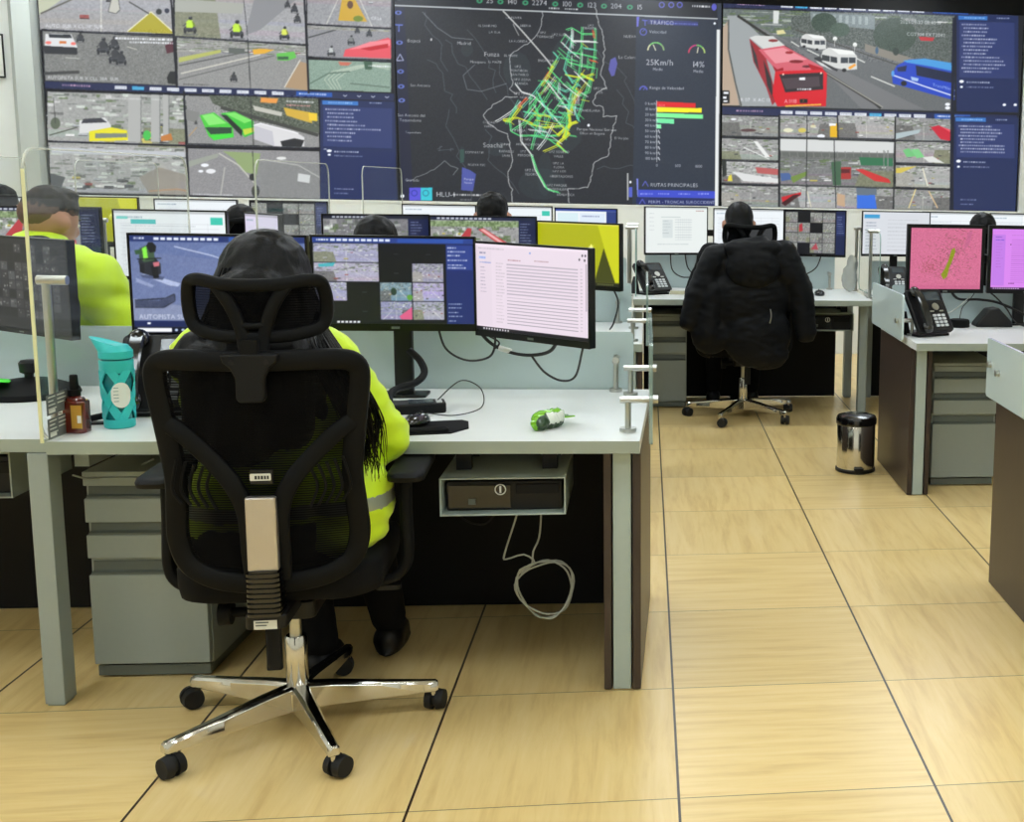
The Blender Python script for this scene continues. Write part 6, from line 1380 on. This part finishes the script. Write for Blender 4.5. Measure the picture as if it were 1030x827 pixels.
cable([(1.60,3.14,.90),(1.66,3.17,.86),(1.72,3.17,.80),(1.75,3.12,.74),(1.80,3.1,.722)], .004, 'thin black cable left of the purple screen post')
cable([(1.30,2.86,.80),(1.36,3.0,.79),(1.44,3.1,.81),(1.52,3.16,.86)], .0022, 'thin white wire behind the right desk phone', 'white_cable')
cable([(1.86,3.2,.90),(1.88,3.17,.80),(1.93,3.12,.74),(1.98,3.05,.722)], .006, 'black cable right of the purple screen post')
# coil of white network cable under the front desk
b = MB(); P = []
c0 = V((-.345,.80,.30))
P += [V((-.425,.80,.50)), V((-.445,.80,.43)), V((-.475,.80,.335)), V((-.47,.79,.322)), V((-.42,.79,.335))]
for k in range(34): a = R(110+k*34); rr = .080+.007*math.sin(k*1.7); P.append(V((-.362+rr*math.cos(a), .79+.004*(k%5), .232+rr*1.02*math.sin(a)+.006*math.sin(k*.8))))
P += [V((-.40,.80,.30)), V((-.395,.80,.34)), V((-.378,.80,.38)), V((-.372,.80,.44)), V((-.372,.80,.50))]
b.tube([p-c0 for p in smooth_pts(P, 3)], .0027, 6); o = b.build('cable_coil', 'white_cable', None, loc=c0); tag(o, 'white network cable hanging in a coil under the front desk', 'cable')
cable([(-1.57,.72,.60),(-1.55,.78,.575),(-1.50,.86,.572),(-1.44,.9,.60)], .0025, 'white cable between the desk leg and the drawer cabinet', 'white_cable')
cable([(-.66,.9,.66),(-.62,1.1,.48),(-.66,1.2,.34),(-.58,1.24,.3),(-.52,1.22,.42),(-.56,1.2,.5),(-.62,1.1,.62)], .003, 'black cables bunched in the dark under the front desk')

# ------------------------------------------------------------------ light, world, camera
w = bpy.data.worlds.new('world'); bpy.context.scene.world = w; w.use_nodes = True
w.node_tree.nodes['Background'].inputs['Color'].default_value = (.9,.95,1,1); w.node_tree.nodes['Background'].inputs['Strength'].default_value = .3
cam = bpy.data.cameras.new('camera'); co = bpy.data.objects.new('camera', cam); col.objects.link(co); bpy.context.scene.camera = co
ya, pi_, ro = -.1374, .1425, .0204
r0 = V((math.cos(ya), math.sin(ya), 0)); fw = V((-math.sin(ya)*math.cos(pi_), math.cos(ya)*math.cos(pi_), -math.sin(pi_))); up = r0.cross(fw)
rr = math.cos(ro)*r0 + math.sin(ro)*up; uu = -math.sin(ro)*r0 + math.cos(ro)*up
Mx = Matrix((rr, uu, -fw)).transposed().to_4x4(); Mx.translation = (-.0757,-2.5463,1.3933); co.matrix_world = Mx
cam.sensor_width = 36; cam.sensor_fit = 'HORIZONTAL'; cam.lens = 1189.31*36/1030
cam.shift_x = (515-812.33)/1030; cam.shift_y = (357.52-413.5)/1030; cam.clip_start = .05; cam.clip_end = 60
sc = bpy.context.scene
sc.view_settings.view_transform = 'Standard'; sc.view_settings.look = 'None'; sc.view_settings.exposure = 0.; sc.view_settings.gamma = 1; sc.view_settings.use_curve_mapping = False
